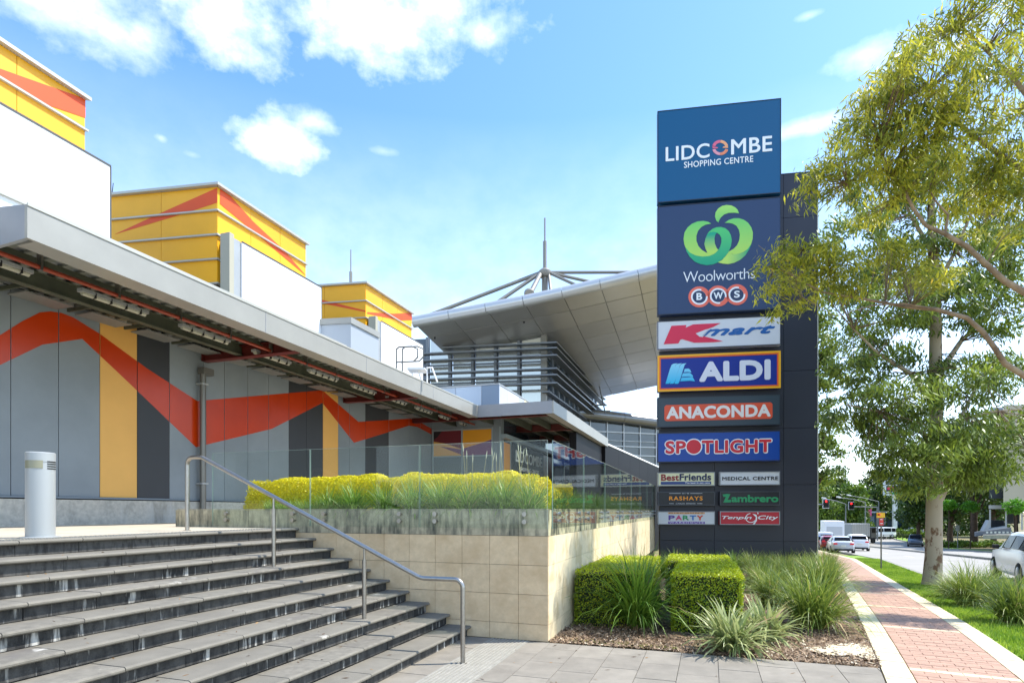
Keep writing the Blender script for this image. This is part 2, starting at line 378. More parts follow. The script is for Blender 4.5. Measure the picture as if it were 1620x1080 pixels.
ribbon('road', asphalt, 11.9, 19.2, -10, 230, -.12)
ribbon('kerb', kerb_m, 3.25, 3.42, -10, 150, .01, thick=.2)
ribbon('median', kerb_m, 11.2, 11.9, -10, 200, .03, thick=.2)
ribbon('kerb', kerb_m, 19.2, 19.4, -10, 150, .02, thick=.2)
def lane_marks():
    mb = MB()
    for t in (7.2, 15.5):
        s = 14.0
        while s < 120:
            mb.add([ST(s, t - .06, -.112), ST(s, t + .06, -.112), ST(s + 3, t + .06, -.112), ST(s + 3, t - .06, -.112)], [(0, 1, 2, 3)]); s += 9
    o = mb.build('lane_marking', white_line, fix=False); o['kind'] = 'structure'
lane_marks()
# path: soil bed under it, bricks, borders
ribbon('path', joint_m, .6, 2.02, -4, 60, -.03, step=.5)
path = ribbon('path_surface', brick_m, .86, 1.76, 22, 60, -.004, step=1.0)
ribbon('path_surface', cream_m, .6, .86, 17, 60, -.003, step=1.0); ribbon('path_surface', cream_m, 1.76, 2.02, 17, 60, -.003, step=1.0)
def tilted(t0, t1, s0, s1, th=.05, top=0.0):
    p = [ST(s0, t0, top), ST(s0, t1, top), ST(s1, t1, top), ST(s1, t0, top)]
    return [q - Vector((0, 0, th)) for q in p] + p
def lay_path():
    n = 0; stuff = MB(); row = 0; s = 4.3
    pth = thing('brick_path', 'salmon brick footpath with cream border pavers running along the street past the garden bed', 'footpath', ST(5, 1.3, 0))
    bands = [7.15, 9.9, 12.6, 15.4, 18.2]; bi = 0
    bw = (1.76 - .86) / 4
    while s < 22:
        if bi < len(bands) and s >= bands[bi]:
            for k in range(4):
                mb = MB(); mb.hexa(tilted(.86 + k * bw + .003, .86 + (k + 1) * bw - .003, s, s + .1, top=-.001)); mb.build('band_paver', cream_m, pth)
            s += .106; bi += 1; row += 1; continue
        sh = .5 * bw if row % 2 else 0
        edges = [.86] + [.86 + sh + k * bw for k in range(0 if sh else 1, 4)] + [1.76]
        for k in range(len(edges) - 1):
            dz = random.uniform(-.003, .001)
            c = tilted(edges[k] + .003, edges[k + 1] - .003, s, s + .098, top=dz)
            if n < 300: MB().hexa(c).build('brick', brick_m, pth); n += 1
            else: stuff.hexa(c)
        s += .104; row += 1
    stuff.build('brick_field', brick_m, pth, kind='stuff')
    for t0 in (.6, 1.765):
        s = 4.3
        while s < 17:
            MB().hexa(tilted(t0 + .002, t0 + .25, s + .003, s + .227, top=random.uniform(-.002, .003))).build('border_paver', cream_m, pth); s += .23
lay_path()
# lawn
ribbon('lawn', grass_base, 2.02, 3.25, -4, 46, -.02, step=1)
ribbon('far_verge', grass_base, 19.4, 21.5, 20, 140, -.0, step=4)
ribbon('far_verge_soil', dirt_far, 21.5, 26, 20, 140, .01, step=4)
def lawn_blades():
    n = 60000; u = rng.random(n) ** 1.7; s = 3.8 + u * 36; t = 2.04 + rng.random(n) * 1.19
    px = DD.x * s + ND.x * t; py = DD.y * s + ND.y * t; z = np.array([H(q) for q in s]) - .02
    az = rng.random(n) * 6.283; h = .03 + rng.random(n) * .045; w = .004 + .0005 * s; ln = rng.random(n) * .03
    dx = np.cos(az); dy = np.sin(az)
    v = np.zeros((n, 3, 3)); v[:, 0] = np.c_[px - dy * w, py + dx * w, z]; v[:, 1] = np.c_[px + dy * w, py - dx * w, z]; v[:, 2] = np.c_[px + dx * ln, py + dy * ln, z + h]
    return raw_mesh('lawn_grass', v.reshape(-1, 3), 3, np.clip(.45 + .3 * np.sin(s * 2.3 + 2 * np.sin(t * 5)) * np.sin(t * 6.1 + s) + rng.normal(0, .22, n), 0, 1), leaf_grass)
def raw_mesh(name, V, k, tone, m, smooth=False):
    """mesh of loose k-gons with a per-face 'tone'"""
    n = len(V) // k; me = bpy.data.meshes.new(name)
    me.vertices.add(len(V)); me.vertices.foreach_set('co', np.asarray(V, dtype=np.float32).ravel())
    me.loops.add(n * k); me.loops.foreach_set('vertex_index', np.arange(n * k, dtype=np.int32))
    me.polygons.add(n); me.polygons.foreach_set('loop_start', np.arange(0, n * k, k, dtype=np.int32)); me.polygons.foreach_set('loop_total', np.full(n, k, dtype=np.int32))
    me.update(calc_edges=True)
    at_ = me.attributes.new('tone', 'FLOAT', 'FACE'); at_.data.foreach_set('value', np.asarray(tone, dtype=np.float32))
    me.materials.append(m); me.validate(); return me
place('lawn_grass', lawn_blades(), kind='stuff')

# ------------------------------------------------------------------ forecourt paving
def forecourt():
    base = MB(); base.prism([W(0, 1.2, -.02), W(-9, 1.2, -.02), W(-9, -3.5, -.02), ST(3.0, .6, -.02), ST(6.2, .6, -.02), W(-.02, -3.42, -.02)], (0, 0, -.1))
    fc = base.build('forecourt', joint_m, kind='structure')
    w = .392; b = 1.14; col = 0
    while b > -4.2:
        b0 = b - w; a = -.02 - (.31 if col % 2 else 0)
        rows = [(-.02, a)] if a < -.05 else []
        while a > -5.4: rows.append((a, a - .59)); a -= .59
        for (a1, a0) in rows:
            dz = random.uniform(-.0015, .0015)
            poly = [W(a0 + .003, b - .003, dz), W(a0 + .003, b0 + .003, dz), W(a1 - .003, b0 + .003, dz), W(a1 - .003, b - .003, dz)]
            poly = clip_poly(poly, ND, .585)
            if len(poly) < 3: continue
            if .2 < (b + b0) / 2 < .8: continue
            MB().prism(poly, (0, 0, -.04)).build('paver', paver_m, fc)
        b = b0; col += 1
    t = thing('tactile_strip', 'pale ribbed tactile strip set in the paving at the foot of the steps', 'tactile strip', W(-1, .45, 0))
    MB().abox(-5.2, -.02, .235, .755, -.04, .003).build('strip_plate', mat('tactile_plate', '#8d897f', .7, var=.1, vscale=6), t)
    for k in range(11): MB().abox(-5.2, -.03, .255 + k * .0455, .255 + k * .0455 + .02, .002, .009).build('rib', mat('tactile_rib_pale', '#969287', .6, var=.15, vscale=9), t)
forecourt()

# ------------------------------------------------------------------ steps
RISE = .1383; TREAD = .302; B1 = 1.052; LAND = RISE * 10
def steps():
    core = MB(); prof = [W(0, B1 + .04, -.1)]
    for k in range(1, 10):
        prof += [W(0, B1 + (k - 1) * TREAD + .06, RISE * k - .04), W(0, B1 + k * TREAD + .06, RISE * k - .04)]
    prof += [W(0, 8.6, LAND - .06), W(0, 8.6, -.1)]
    prof = [p - RD * 9 for p in prof]; core.prism(prof, RD * 8.995)
    st = core.build('steps', mat('step_core', '#3c3a36', .9), kind='structure')
    SL = .54
    for k in range(1, 11):
        nb = B1 + (k - 1) * TREAD; z = RISE * k; ph = (k * .37) % 1 * SL
        a = 0.0; first = True
        while a > -6.2:
            w = ph if (first and ph > .08) else SL
            a1, a0 = a - (.003 if not first else .004), a - w + .003; first = False; a -= w
            r = .018; dz = random.uniform(-.002, .002); depth = TREAD + .02 if k < 10 else .36
            pr = [(nb + depth, z - .035), (nb, z - .037)] + [(nb + .0 + r - r * math.cos(q) - .018 , z - r + r * math.sin(q)) for q in [R_(-60), R_(-25), R_(15), R_(50), R_(90)]] + [(nb + depth, z)]
            pts = [W(a0, b_, z_ + dz) for b_, z_ in pr]
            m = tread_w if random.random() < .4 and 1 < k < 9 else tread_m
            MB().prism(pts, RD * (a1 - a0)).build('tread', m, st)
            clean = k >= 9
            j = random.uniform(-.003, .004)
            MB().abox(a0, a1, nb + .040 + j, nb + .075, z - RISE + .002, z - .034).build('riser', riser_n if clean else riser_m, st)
    # landing slabs
    b = B1 + 9 * TREAD + .36
    lm = MB(); lm.abox(-9, -.003, b + .001, 8.6, LAND - .05, LAND - .004)
    o = lm.build('landing', joint_m, st)
    for i in range(15):
        for j in range(6):
            b0 = b + j * .745; b1 = min(8.58, b + (j + 1) * .745)
            if b1 - b0 < .05: continue
            if b0 < 6.13 and False: continue
            MB().abox(-.004 - (i + 1) * .6 + .003, -.004 - i * .6, b0 + .002, b1 - .002, LAND - .04, LAND + random.uniform(-.001, .001)).build('landing_slab', landing_m, st)
    # dotted warning strip behind the top nosing
    dots = MB()
    for i in range(120):
        for j in range(6):
            c = W(-.03 - i * .05, B1 + 9 * TREAD + .08 + j * .045, LAND + .002); dots.cbox(c, .022, .022, .007, rz=.33)
    dots.build('warning_stud', mat('stud_metal', '#9b978c', .5, .3), st, kind='stuff')
    # passage behind the planter, between it and the mural wall
    ps = MB(); ps.abox(0, 30, 6.13, 8.6, LAND - .15, LAND - .002); ps.abox(1.62, 30, 1.62, 6.13, LAND - .15, LAND - .003); ps.build('passage_floor', landing_m, kind='structure')
steps()

# ------------------------------------------------------------------ planter wall with tiles, glass and bolts
TOP = 1.65
def planter():
    t = thing('planter_wall', 'tall sandstone tiled planter wall beside the steps, dark water stains under its top', 'retaining wall', W(0, 0, 0))
    TH = .17
    core = MB(); core.abox(.02, .02 + TH, .02, 6.13, -.3, TOP - .03); core.abox(.2, 14.6, .02, .02 + TH, -1.6, TOP - .03)
    core.abox(1.5, 1.6, 1.6, 6.13, 1.2, TOP - .03); core.abox(1.5, 14.6, 1.5, 1.6, 1.2, TOP - .04); core.abox(.2, 1.5, 6.0, 6.13, 1.2, TOP - .03)
    core.build('wall_core', grout, t)
    MB().abox(.2, 1.49, .2, 6.0, TOP - .4, TOP - .12).build('planter_soil', soil_m, t); MB().abox(1.495, 14.5, .2, 1.49, TOP - .4, TOP - .125).build('planter_soil', soil_m, t)
    rows = [(0.002, .21), (.21, .58), (.58, .95), (.95, 1.32), (1.32, TOP)]
    xs = [0] + [.39 * k for k in range(1, 16)] + [6.13]
    for (z0, z1) in rows:
        for i in range(len(xs) - 1):
            b0, b1 = xs[i], xs[i + 1]
            if b0 > B1 + .3 and z1 < min(LAND, RISE * ((b1 - B1) // TREAD)) - .02: continue
            d = random.uniform(0, .003)
            MB().abox(-d, .0195, b0 + (.0025 if i else -.0), b1 - .0025, z0 + .0025, z1 - .0025).build('tile', sandstone_t if z1 > 1.5 else sandstone, t, label='dark stained top course tile' if z1 > 1.5 else None)
    a = .0
    ends = [-.30, -.02]
    for j, (z0, z1) in enumerate([(-.55, -.16), (-.16, .21), (.21, .58), (.58, .95), (.95, 1.32), (1.32, TOP)]):
        i = 0
        while .022 + i * .39 < 14.5:
            a0 = .022 + i * .39; i += 1
            if z1 < .3 and a0 > 6.5: break
            d = random.uniform(0, .003)
            MB().abox(a0 + .002, a0 + .388, -d, .0195, z0 + .002, z1 - .002).build('tile', sandstone_st if z1 > 1.5 else sandstone_s, t)
    # capping slab: narrow sandstone top
    for i in range(15):
        MB().abox(.0, .205, .02 + i * .405 + .002, .02 + (i + 1) * .405 - .002, TOP + .001, TOP + .012).build('cap_tile', sandstone_t, t)
    for i in range(20):
        MB().abox(.22 + i * .72 + .002, .22 + (i + 1) * .72 - .002, .0, .19, TOP + .001, TOP + .012).build('cap_tile', sandstone_st, t)
planter()
G0, G1 = TOP - .235, TOP + .865
def glass_panel(parent, p0, p1, nrm, z0, z1, gm=None):
    mb = MB(); mb.prism([p0 + nrm * .0, p1 + nrm * .0, p1 + nrm * .012, p0 + nrm * .012], (0, 0, z1 - z0))
    mb.v = [(x, y, z + z0) for x, y, z in mb.v]
    pane = mb.build('glass_pane', gm or glass, parent)
    e = MB()
    d = (p1 - p0).normalized()
    e.prism([p0 - d * .0012, p0 + d * .0, p0 + nrm * .012, p0 + nrm * .012 - d * .0012], (0, 0, z1 - z0)); e.v = [(x, y, z + z0) for x, y, z in e.v]
    q = MB(); q.prism([p0, p1, p1 + nrm * .012, p0 + nrm * .012], (0, 0, .003)); q.v = [(x, y, z + z1 + .0005) for x, y, z in q.v]
    e.add(q.v, q.f)
    r = MB(); r.prism([p1, p1 + d * .0012, p1 + d * .0012 + nrm * .012, p1 + nrm * .012], (0, 0, z1 - z0)); r.v = [(x, y, z + z0) for x, y, z in r.v]
    e.add(r.v, r.f)
    e.build('glass_edge', glass_s, pane)
def bolt(parent, p, nrm):
    for dz in (-.055, -.15):
        c = p + Vector((0, 0, dz))
        MB().tube([c, c + nrm * .045, c + nrm * .046, c + nrm * .075], [.014, .014, .030, .030], n=14).build('standoff_bolt', steel, parent, smooth=True)
def balustrades():
    n1 = -RD; t = thing('front_balustrade', 'frameless glass balustrade bolted along the front of the planter wall beside the steps', 'balustrade', W(-.06, 2, TOP))
    xs = [336, 491, 664, 867]; bs = [b_of(x, -.05) for x in xs]
    for i in range(3): glass_panel(t, W(-.045, bs[i] - .008), W(-.045, bs[i + 1] + .008), n1, G0, G1)
    for x in (362, 467, 516, 635, 691, 832): bolt(t, W(0, b_of(x, 0), TOP), n1)
    n2 = ED; t = thing('side_balustrade', 'long frameless glass balustrade on the side of the planter wall, mirroring the tall sign', 'balustrade', W(5, -.06, TOP))
    as_ = [.02] + [1.93 * k for k in range(1, 8)] + [14.5]
    for i in range(len(as_) - 1):
        glass_panel(t, W(as_[i] + .008, -.045), W(as_[i + 1] - .008, -.045), n2, G0, G1, glass_side)
        L = as_[i + 1] - as_[i]
        for q in (.18, .82): bolt(t, W(as_[i] + L * q, 0, TOP), n2)
balustrades()

# ------------------------------------------------------------------ handrail, bollard light
def handrail():
    t = thing('handrail', 'brushed steel tube handrail on four posts running down the steps', 'handrail', W(-1.3, .6, 0))
    def P(b, z): return W(-1.27 - .05 * math.sin(max(0, min(1, (b - .6) / 3.9)) * 3.14), b, z)
    zt = LAND + .94; zb = .90
    pts = []
    def arc(c, r, q0, q1, n=6): return [(c[0] + r * math.cos(q0 + (q1 - q0) * i / n), c[1] + r * math.sin(q0 + (q1 - q0) * i / n)) for i in range(n + 1)]
    path = [(4.47, LAND), (4.47, zt - .09)] + arc((4.38, zt - .09), .09, 0, math.pi / 2) + [(4.26, zt)]
    path += [(4.22, zt - .004), (4.18, zt - .018)] + [(1.13, zb + .018), (1.09, zb + .004), (1.05, zb)] + [(.69, zb)] + arc((.69, zb - .09), .09, math.pi / 2, math.pi) + [(.60, 0)]
    MB().tube([P(b, z) for b, z in path], .0255, n=16).build('rail', steel, t, smooth=True)
    for b in (3.06, 1.80):
        k = int((b - B1) // TREAD) + 1; z0 = RISE * k; zr = zt + (zb - zt) * (4.18 - b) / (4.18 - 1.09)
        MB().tube([P(b, z0), P(b, zr - .14)], .024, n=14).build('post', steel, t, smooth=True)
        MB().tube([P(b, zr - .16), P(b, zr - .02)], .013, n=10).build('post_spigot', steel, t, smooth=True)
    for b, z in ((4.47, LAND), (.60, 0)):
        c = P(b, z); MB().lathe(c, [(.045, .001), (.045, .005), (.03, .006)], 16).build('base_flange', steel, t, smooth=True)
handrail()
def bollard():
    c = at(64, 850, 5.56); c.z = LAND
    t = thing('bollard_light', 'pale grey cylindrical bollard light standing at the edge of the top landing', 'bollard light', c)
    bm_ = mat('bollard_paint', '#a6a9a8', .4, .2)
    MB().lathe(c, [(.115, .012), (.116, .03), (.116, .715)], 40).build('column', bm_, t, smooth=True)
    MB().lathe(c, [(.112, .715), (.112, .722), (.117, .722), (.118, .79), (.118, .808), (.108, .816), (.02, .82)], 40).build('cap', bm_, t, smooth=True)
    MB().lathe(c, [(.16, .001), (.16, .009), (.15, .012)], 32).build('base_plate', bm_, t, smooth=True)
    def arcplate(q0, q1, z0, z1, r, m, name):
        mb = MB(); n = 12; vs = []
        for i in range(n + 1):
            q = q0 + (q1 - q0) * i / n
            for rr, z in ((r, z0), (r, z1), (r - .01, z0), (r - .01, z1)): vs.append(c + Vector((rr * math.cos(q), rr * math.sin(q), z)))
        fs = [(4 * i, 4 * i + 4, 4 * i + 5, 4 * i + 1) for i in range(n)] + [(4 * i + 1, 4 * i + 5, 4 * i + 7, 4 * i + 3) for i in range(n)] + [(4 * i, 4 * i + 2, 4 * i + 6, 4 * i + 4) for i in range(n)] + [(0, 1, 3, 2), (4 * n, 4 * n + 2, 4 * n + 3, 4 * n + 1)]
        mb.add(vs, fs).build(name, m, t, smooth=True)
    f = math.atan2(-c.y, -c.x)
    arcplate(f - 1.25, f + .15, .66, .735, .1195, mat('lamp_lens', '#8c8a72', .25), 'lens')
    for k in range(4): arcplate(f + .45, f + 1.3, .655 + k * .022, .665 + k * .022, .1195, dark_m, 'vent_slot')
bollard()
# ------------------------------------------------------------------ shopping centre: mural wall, canopy, towers
BW = 8.6; PL = TOP + .227; CT = EYE + 3.6
def building():
    o0 = thing('shopping_hall', 'long grey panelled hall with an orange zigzag mural, metal canopy and three yellow roof towers', 'building', W(6, 8.6, LAND))
    wall = MB().abox(-10, 13.86, BW + .06, BW + .4, LAND, 6.2).build('mural_wall', mat('wall_backing', '#303236', .8), o0)
    MB().abox(-10, 13.86, BW - .03, BW + .06, LAND, PL - .05).build('plinth', concrete, o0)
    MB().abox(-10, 13.86, BW - .05, BW + .0, PL - .03, PL).build('sill_flashing', mat('sill_blue_grey', '#75808a', .4, .3), o0)
    js = [-260, -150, -60, 17, 92.7, 158, 217, 268, 322, 355, 392, 425, 457, 485, 511, 535, 553, 578, 615, 647, 665, 683]
    cols = ['g'] * 5 + ['y', 'c', 'g', 'g', 'g', 'g', 'g', 'c', 'c', 'y', 'g', 'g', 'c', 'g', 'g', 'g']
    pa = [-9.5, -7.2, -4.9] if False else None
    A = [a_of(x, BW) if x > -100 else None for x in js]
    A[2] = A[3] - 1.0; A[1] = A[2] - 1.0; A[0] = A[1] - 1.0
    mm = {'g': grey_panel, 'c': char_panel, 'y': sand_panel}
    lab = {'g': None, 'c': 'charcoal wall panel', 'y': 'sand yellow wall panel'}
    for i in range(len(A) - 1):
        MB().abox(A[i] + .006, A[i + 1] - .006, BW, BW + .05, PL + .004, CT - .05).build('wall_panel', mm[cols[i]], wall, label=lab[cols[i]])
    def line(pts): return [on_b(x, y, BW) for x, y in pts]
    topl = line([(-40, 548), (0, 530), (35, 508), (63, 494), (80, 492.5), (97, 495), (116, 502), (158, 528), (233, 583), (312, 634), (510, 617), (567, 667), (647, 662), (660, 665), (683, 678)])
    botl = line([(-40, 596), (0, 577), (67, 545), (130, 536), (158, 562), (233, 633), (310, 707), (430, 678), (510, 637), (560, 700), (647, 673), (660, 675), (683, 687)])
    def itp(l, a):
        for i in range(len(l) - 1):
            if l[i][0] <= a <= l[i + 1][0]: return l[i][1] + (l[i + 1][1] - l[i][1]) * (a - l[i][0]) / (l[i + 1][0] - l[i][0])
        return l[-1][1] if a > l[-1][0] else l[0][1]
    for i in range(len(A) - 1):
        a0, a1 = A[i] + .008, A[i + 1] - .008
        if a1 < topl[0][0]: continue
        ks = sorted({a0, a1} | {p[0] for p in topl + botl if a0 < p[0] < a1})
        pts = [W(a, BW - .003, itp(topl, a)) for a in ks] + [W(a, BW - .003, itp(botl, a)) for a in reversed(ks)]
        MB().prism(pts, -ED * .0029).build('mural_band', band_m, wall)
    # end wall of the mural hall, with poster panels and doors
    ae = 13.86
    bR = b_of(793, ae); bx = lambda x: b_of(x, ae - .03); zz = lambda y, b=None: zat(y, W(ae, 7).y)
    MB().abox(ae, ae + .3, bR, BW + .4, LAND - .1, 5.3).build('end_wall', grey_panel, o0)
    fr = mat('door_frame_grey', '#98a5aa', .4, .3)
    pz0, pz1 = zz(720), zz(680)
    pbL, pbR = bx(685), bx(779); pm = (pbL + pbR) / 2; y_ = ae - .031
    cols2 = {'maroon': mat('poster_maroon', '#6b1d28', .5), 'orange': mat('poster_orange', '#dc951f', .5), 'purple': mat('poster_purple', '#77446a', .5), 'sand': mat('poster_sand', '#d9a559', .5), 'black': mat('poster_black', '#1c1a1e', .5)}
    MB().abox(ae - .03, ae, pbR, pbL, pz0, pz1).build('poster_board', cols2['sand'], o0)
    Q = lambda b, z: W(y_, b, z); zm = pz0 + (pz1 - pz0) * .5
    def poly(pts, c, k=1): MB().prism([Q(b, z) for b, z in pts], -RD * .002 * k).build('poster_shape', cols2[c], o0)
    poly([(pbL, zm + .1), (pbL, pz1), (pm, pz1), (pm, pz0 + .25), (pbL - .55, zm)], 'maroon')
    poly([(pm, pz1), (pbR, pz1), (pbR, zm + .12), (pbR + .45, zm - .02), (pm, pz0 + .25)], 'orange')
    poly([(pbL, zm + .12), (pbL, pz1), (pbL - .4, pz1), (pbL - .2, pz1 - .22)], 'black', 2)
    poly([(pm, pz0 + .26), (pbR + .44, zm - .03), (pbR, zm + .1), (pbR, pz0), (pm, pz0)], 'purple', 2)
    poly([(pbL - .3, zm - .1), (pm, pz0 + .24), (pm, pz0 + .02)], 'purple', 2)
    for bb in (pbL, pm, pbR, bR + .04): MB().abox(ae - .06, ae - .005, bb - .03, bb + .03, LAND, pz1 + .08).build('door_frame', fr, o0)
    for q in (pz0, pz1 + .05): MB().abox(ae - .055, ae - .006, pbR, pbL, q - .05, q + .0).build('door_frame', fr, o0)
    for (b0, b1) in ((pm + .03, pbL - .03), (pbR + .03, pm - .03)):
        MB().abox(ae - .03, ae - .008, b0, b1, LAND, pz0 - .05).build('door', mat('door_grey', '#6d7a80', .4, .2), o0)
    # shopfront going back behind the doors
    sf = MB().abox(ae + .3, 30, bR + .1, bR + .2, LAND, 5.2).build('shopfront', win_glass, o0)
    SP = bR + .1
    asf = [ae + .3, 15.2, 16.3, 17.8, 19.6, 21.8, 24.2, 27, 30]
    pal = [('#d98f1e', 0), ('#8a5a2a', 1), ('#c79a5e', 2), ('#e0922a', 3), ('#9c6a3a', 4), ('#c2953f', 5), ('#6e5440', 6), ('#8d7350', 7)]
    for i in range(len(asf) - 1):
        MB().abox(asf[i] + .03, asf[i + 1] - .03, SP - .02, SP, LAND + .25, zat(720, W(asf[i], SP).y) if False else 3.0).build('window_poster', mat('shop_poster%s' % 'abcdefgh'[i], pal[i][0], .35), o0)
        if i in (0, 4): MB().abox(asf[i] + .03, asf[i + 1] - .03, SP - .02, SP, 3.1, 4.3).build('window_poster', mat('shop_poster%s' % 'abcdefgh'[i], pal[i][0], .35), o0)
        MB().abox(asf[i] - .04, asf[i] + .04, SP - .06, SP + .02, LAND, 4.5).build('mullion', fr, o0)
    MB().abox(ae, 30, SP - .07, SP - .01, 3.0, 3.09).build('transom', fr, o0)
    MB().abox(ae, 30, SP - .3, SP - .02, 4.4, 4.55).build('transom', fr, o0)
    # LIDCOMBE sign on the shopfront
    sb = MB().abox(15.1, 19.6, SP - .16, SP - .08, 3.12, 4.32).build('shop_sign', dark_m, o0)
    org = W(15.3, SP - .165); ux = RD
    def place_t(s, u0, u1, z0, z1, m): text(s, lambda u, z, d: org + ux * u + ED * d + Vector((0, 0, z)), u0, u1, z0, z1, m, sb, weight=.02)
    lt = mat('sign_letter_white', '#e9e9e4', .5)
    place_t('LIDCOMBE', .1, 4.0, 3.62, 4.1, lt); place_t('SHOPPING CENTRE', .7, 3.5, 3.27, 3.45, lt)

    # canopy
    b5 = 5.8; a0 = -2.316; a1 = 11.88; zb = EYE + 3.245; zt = EYE + 3.65
    can = MB().abox(a0 + .05, a1 + 11, b5 + .05, BW - .02, CT - .04, CT).build('canopy_roof', galv, o0)
    MB().abox(a0, a1, b5, b5 + .05, zb, zt).build('fascia', fascia_m, can)
    k0 = W(a0, b5 + .05); M_ = -MD
    zs = [(0, zb), (.6, zb - .1), (2.78, zb - .1)]
    e = MB(); p = []
    for q, z in zs: p.append(Vector((k0.x, k0.y, z)) + M_ * q)
    for q, z in reversed(zs): p.append(Vector((k0.x, k0.y, zt)) + M_ * q)
    e.prism(p, -MN * .05).build('fascia', fascia_d, can, label='darker end face of the canopy edge')
    MB().abox(a0 + .1, a1, b5 + .05, b5 + .35, zb + .0, zb + .03).build('fascia_return', fascia_m, can)
    MB().abox(a0, a1, b5 - .012, b5 + .002, zt - .02, zt + .015).build('fascia_trim', flash, can)
    for a in (1.6, 4.9, 8.4): MB().abox(a, a + .012, b5 - .004, b5 + .001, zb, zt - .02).build('fascia_joint', fascia_d, can)
    # second, projecting canopy
    b3 = 3.06; a2 = 22.7; zb2 = EYE + 3.25
    MB().abox(a1 + .05, a2, b3 + .05, b5 + .6, CT - .04, CT).build('canopy_roof', galv, o0)
    MB().abox(a1, a2 + .2, b3, b3 + .05, zb2, zt + .02).build('fascia', fascia_m, can)
    MB().abox(a1, a1 + .05, b3 + .05, b5 + .05, zb2, zt + .02).build('fascia', fascia_d, can, label='darker front face of the projecting canopy')
    MB().abox(a1 + .1, a2, b3 + .05, b3 + .3, zb2, zb2 + .03).build('fascia_return', fascia_m, can)
    # soffit steelwork
    for i in range(60):
        a = a0 + .2 + i * .24
        if a < a1: MB().abox(a, a + .09, b5 + .08, BW - .1, CT - .085, CT - .045).build('soffit_rib', soffit_m, can)
    for i in range(40):
        a = a1 + .2 + i * .27
        if a < a2: MB().abox(a, a + .1, b3 + .06, b5 + .5, CT - .085, CT - .045).build('soffit_rib', soffit_m, can)
    for b, h, w in ((5.98, .22, .07), (6.3, .12, .06), (7.55, .22, .14), (7.0, .10, .05)):
        mb = MB(); mb.abox(a0 + .1, a1 + 10, b - .012, b + .012, CT - .09 - h, CT - .09); mb.abox(a0 + .1, a1 + 10, b - w / 2, b + w / 2, CT - .105 - h, CT - .09 - h); mb.abox(a0 + .1, a1 + 10, b - w / 2, b + w / 2, CT - .092, CT - .086)
        mb.build('purlin', dark_green, can)
    for b in (3.5, 4.3, 5.1): MB().abox(a1 + .1, a2, b - .05, b + .05, CT - .32, CT - .09).build('purlin', dark_green, can)
    for a in (2.85, 8.0, 12.3, 16.0, 19.5):
        lo = (b5 + .06) if a < a1 else b3 + .06
        mb = MB(); z0 = EYE + 3.235
        mb.abox(a - .012, a + .012, lo + .25, BW - .03, z0 + .01, CT - .12)
        for z in (z0, CT - .13): mb.abox(a - .09, a + .09, lo + .25, BW - .03, z, z + .014)
        mb.abox(a - .09, a + .09, BW - .05, BW - .03, z0, CT - .1)
        mb.build('canopy_beam', beam_red, can)
    MB().tube([W(a0 + .1, 6.75, CT - .29), W(a1 + 9, 6.75, CT - .29)], .032, n=10).build('sprinkler_pipe', pipe_red, can, smooth=True)
    for i in range(14):
        a = -1.6 + i * 1.1; MB().abox(a, a + .03, 6.705, 6.795, CT - .33, CT - .08).build('pipe_clip', steel, can)
    for a in (-.27, .2):
        pass
    for i in range(-1, 12):
        a = -.27 + i * 1.76 ; b = 7.1; z = CT - .30
        li = MB().abox(a - .55, a + .55, b - .06, b + .06, z, z + .05).build('light_fitting', galv, can)
        MB().tube([W(a - .52, b, z - .012), W(a + .52, b, z - .012)], .036, n=10).build('diffuser', tube_w, li, smooth=True)
        for q in (-.35, -.1, .15, .4): MB().abox(a + q, a + q + .012, b - .066, b + .066, z - .05, z + .03).build('fitting_clip', dark_m, li)
        for q in (-.4, .4): MB().abox(a + q - .01, a + q + .01, b - .01, b + .01, z + .05, CT - .04).build('hanger', steel, li)
    for i in range(16):
        a = -3.0 + i * 1.02; MB().abox(a, a + .72, 8.08, 8.5, EYE + 3.37, EYE + 3.39).build('vent_board', mat('vent_board_grey', '#7d7f7b', .5, .2, var=.08, vscale=3), can)
        MB().abox(a - .1, a - .07, 7.62, 8.55, EYE + 3.40, EYE + 3.46).build('soffit_bracket', dark_green, can)
    # downpipe
    a = 2.72; dp = MB(); dp.tube([W(a, BW - .12, LAND + .02), W(a, BW - .12, 4.6)], .062, n=16); dp.build('downpipe', mat('downpipe_steel', '#77756f', .4, .6), o0, smooth=True)
    MB().abox(a - .07, a + .2, BW - .22, BW - .05, 4.58, 4.72).build('rain_head', mat('downpipe_steel', '#77756f', .4, .6), o0)
    for z in (2.2, 4.35): MB().abox(a - .08, a + .08, BW - .19, BW - .01, z, z + .035).build('pipe_bracket', galv, o0)
    # roof upstand behind the fascia
    MB().abox(-9, 5.2, 6.6, 6.68, CT, zat(300, 7.46) - .12).build('roof_parapet', white_p, o0)
    MB().abox(-9, 5.2, 6.56, 6.6, zat(300, 7.46) - .13, zat(300, 7.46) - .07).build('parapet_trim', flash, o0)
    # roof deck of hall
    MB().abox(-10, 24, BW - .6, BW + 8, CT + .02, CT + .3).build('roof_deck', galv, o0)
    # grey plant box with battens between tower two and three
    pb = MB().prism([W(6.6, 7.4, CT), W(8.0, 7.4, CT), W(8.0, 7.4, CT) - MD * 1.2, W(6.6, 7.4, CT) - MD * 1.2], (0, 0, 1.5)).build('plant_box', mat('plant_box_grey', '#a6acb2', .45, .2), o0)
    MB().prism([W(6.56, 7.36, CT + 1.5), W(8.04, 7.36, CT + 1.5), W(8.04, 7.4, CT + 1.5) - MD * 1.2, W(6.56, 7.4, CT + 1.5) - MD * 1.2], (0, 0, .16)).build('plant_box_trim', fascia_m, pb)
    # parapet box on the projecting canopy
    zq = lambda y, a, b: zat(y, W(a, b).y)
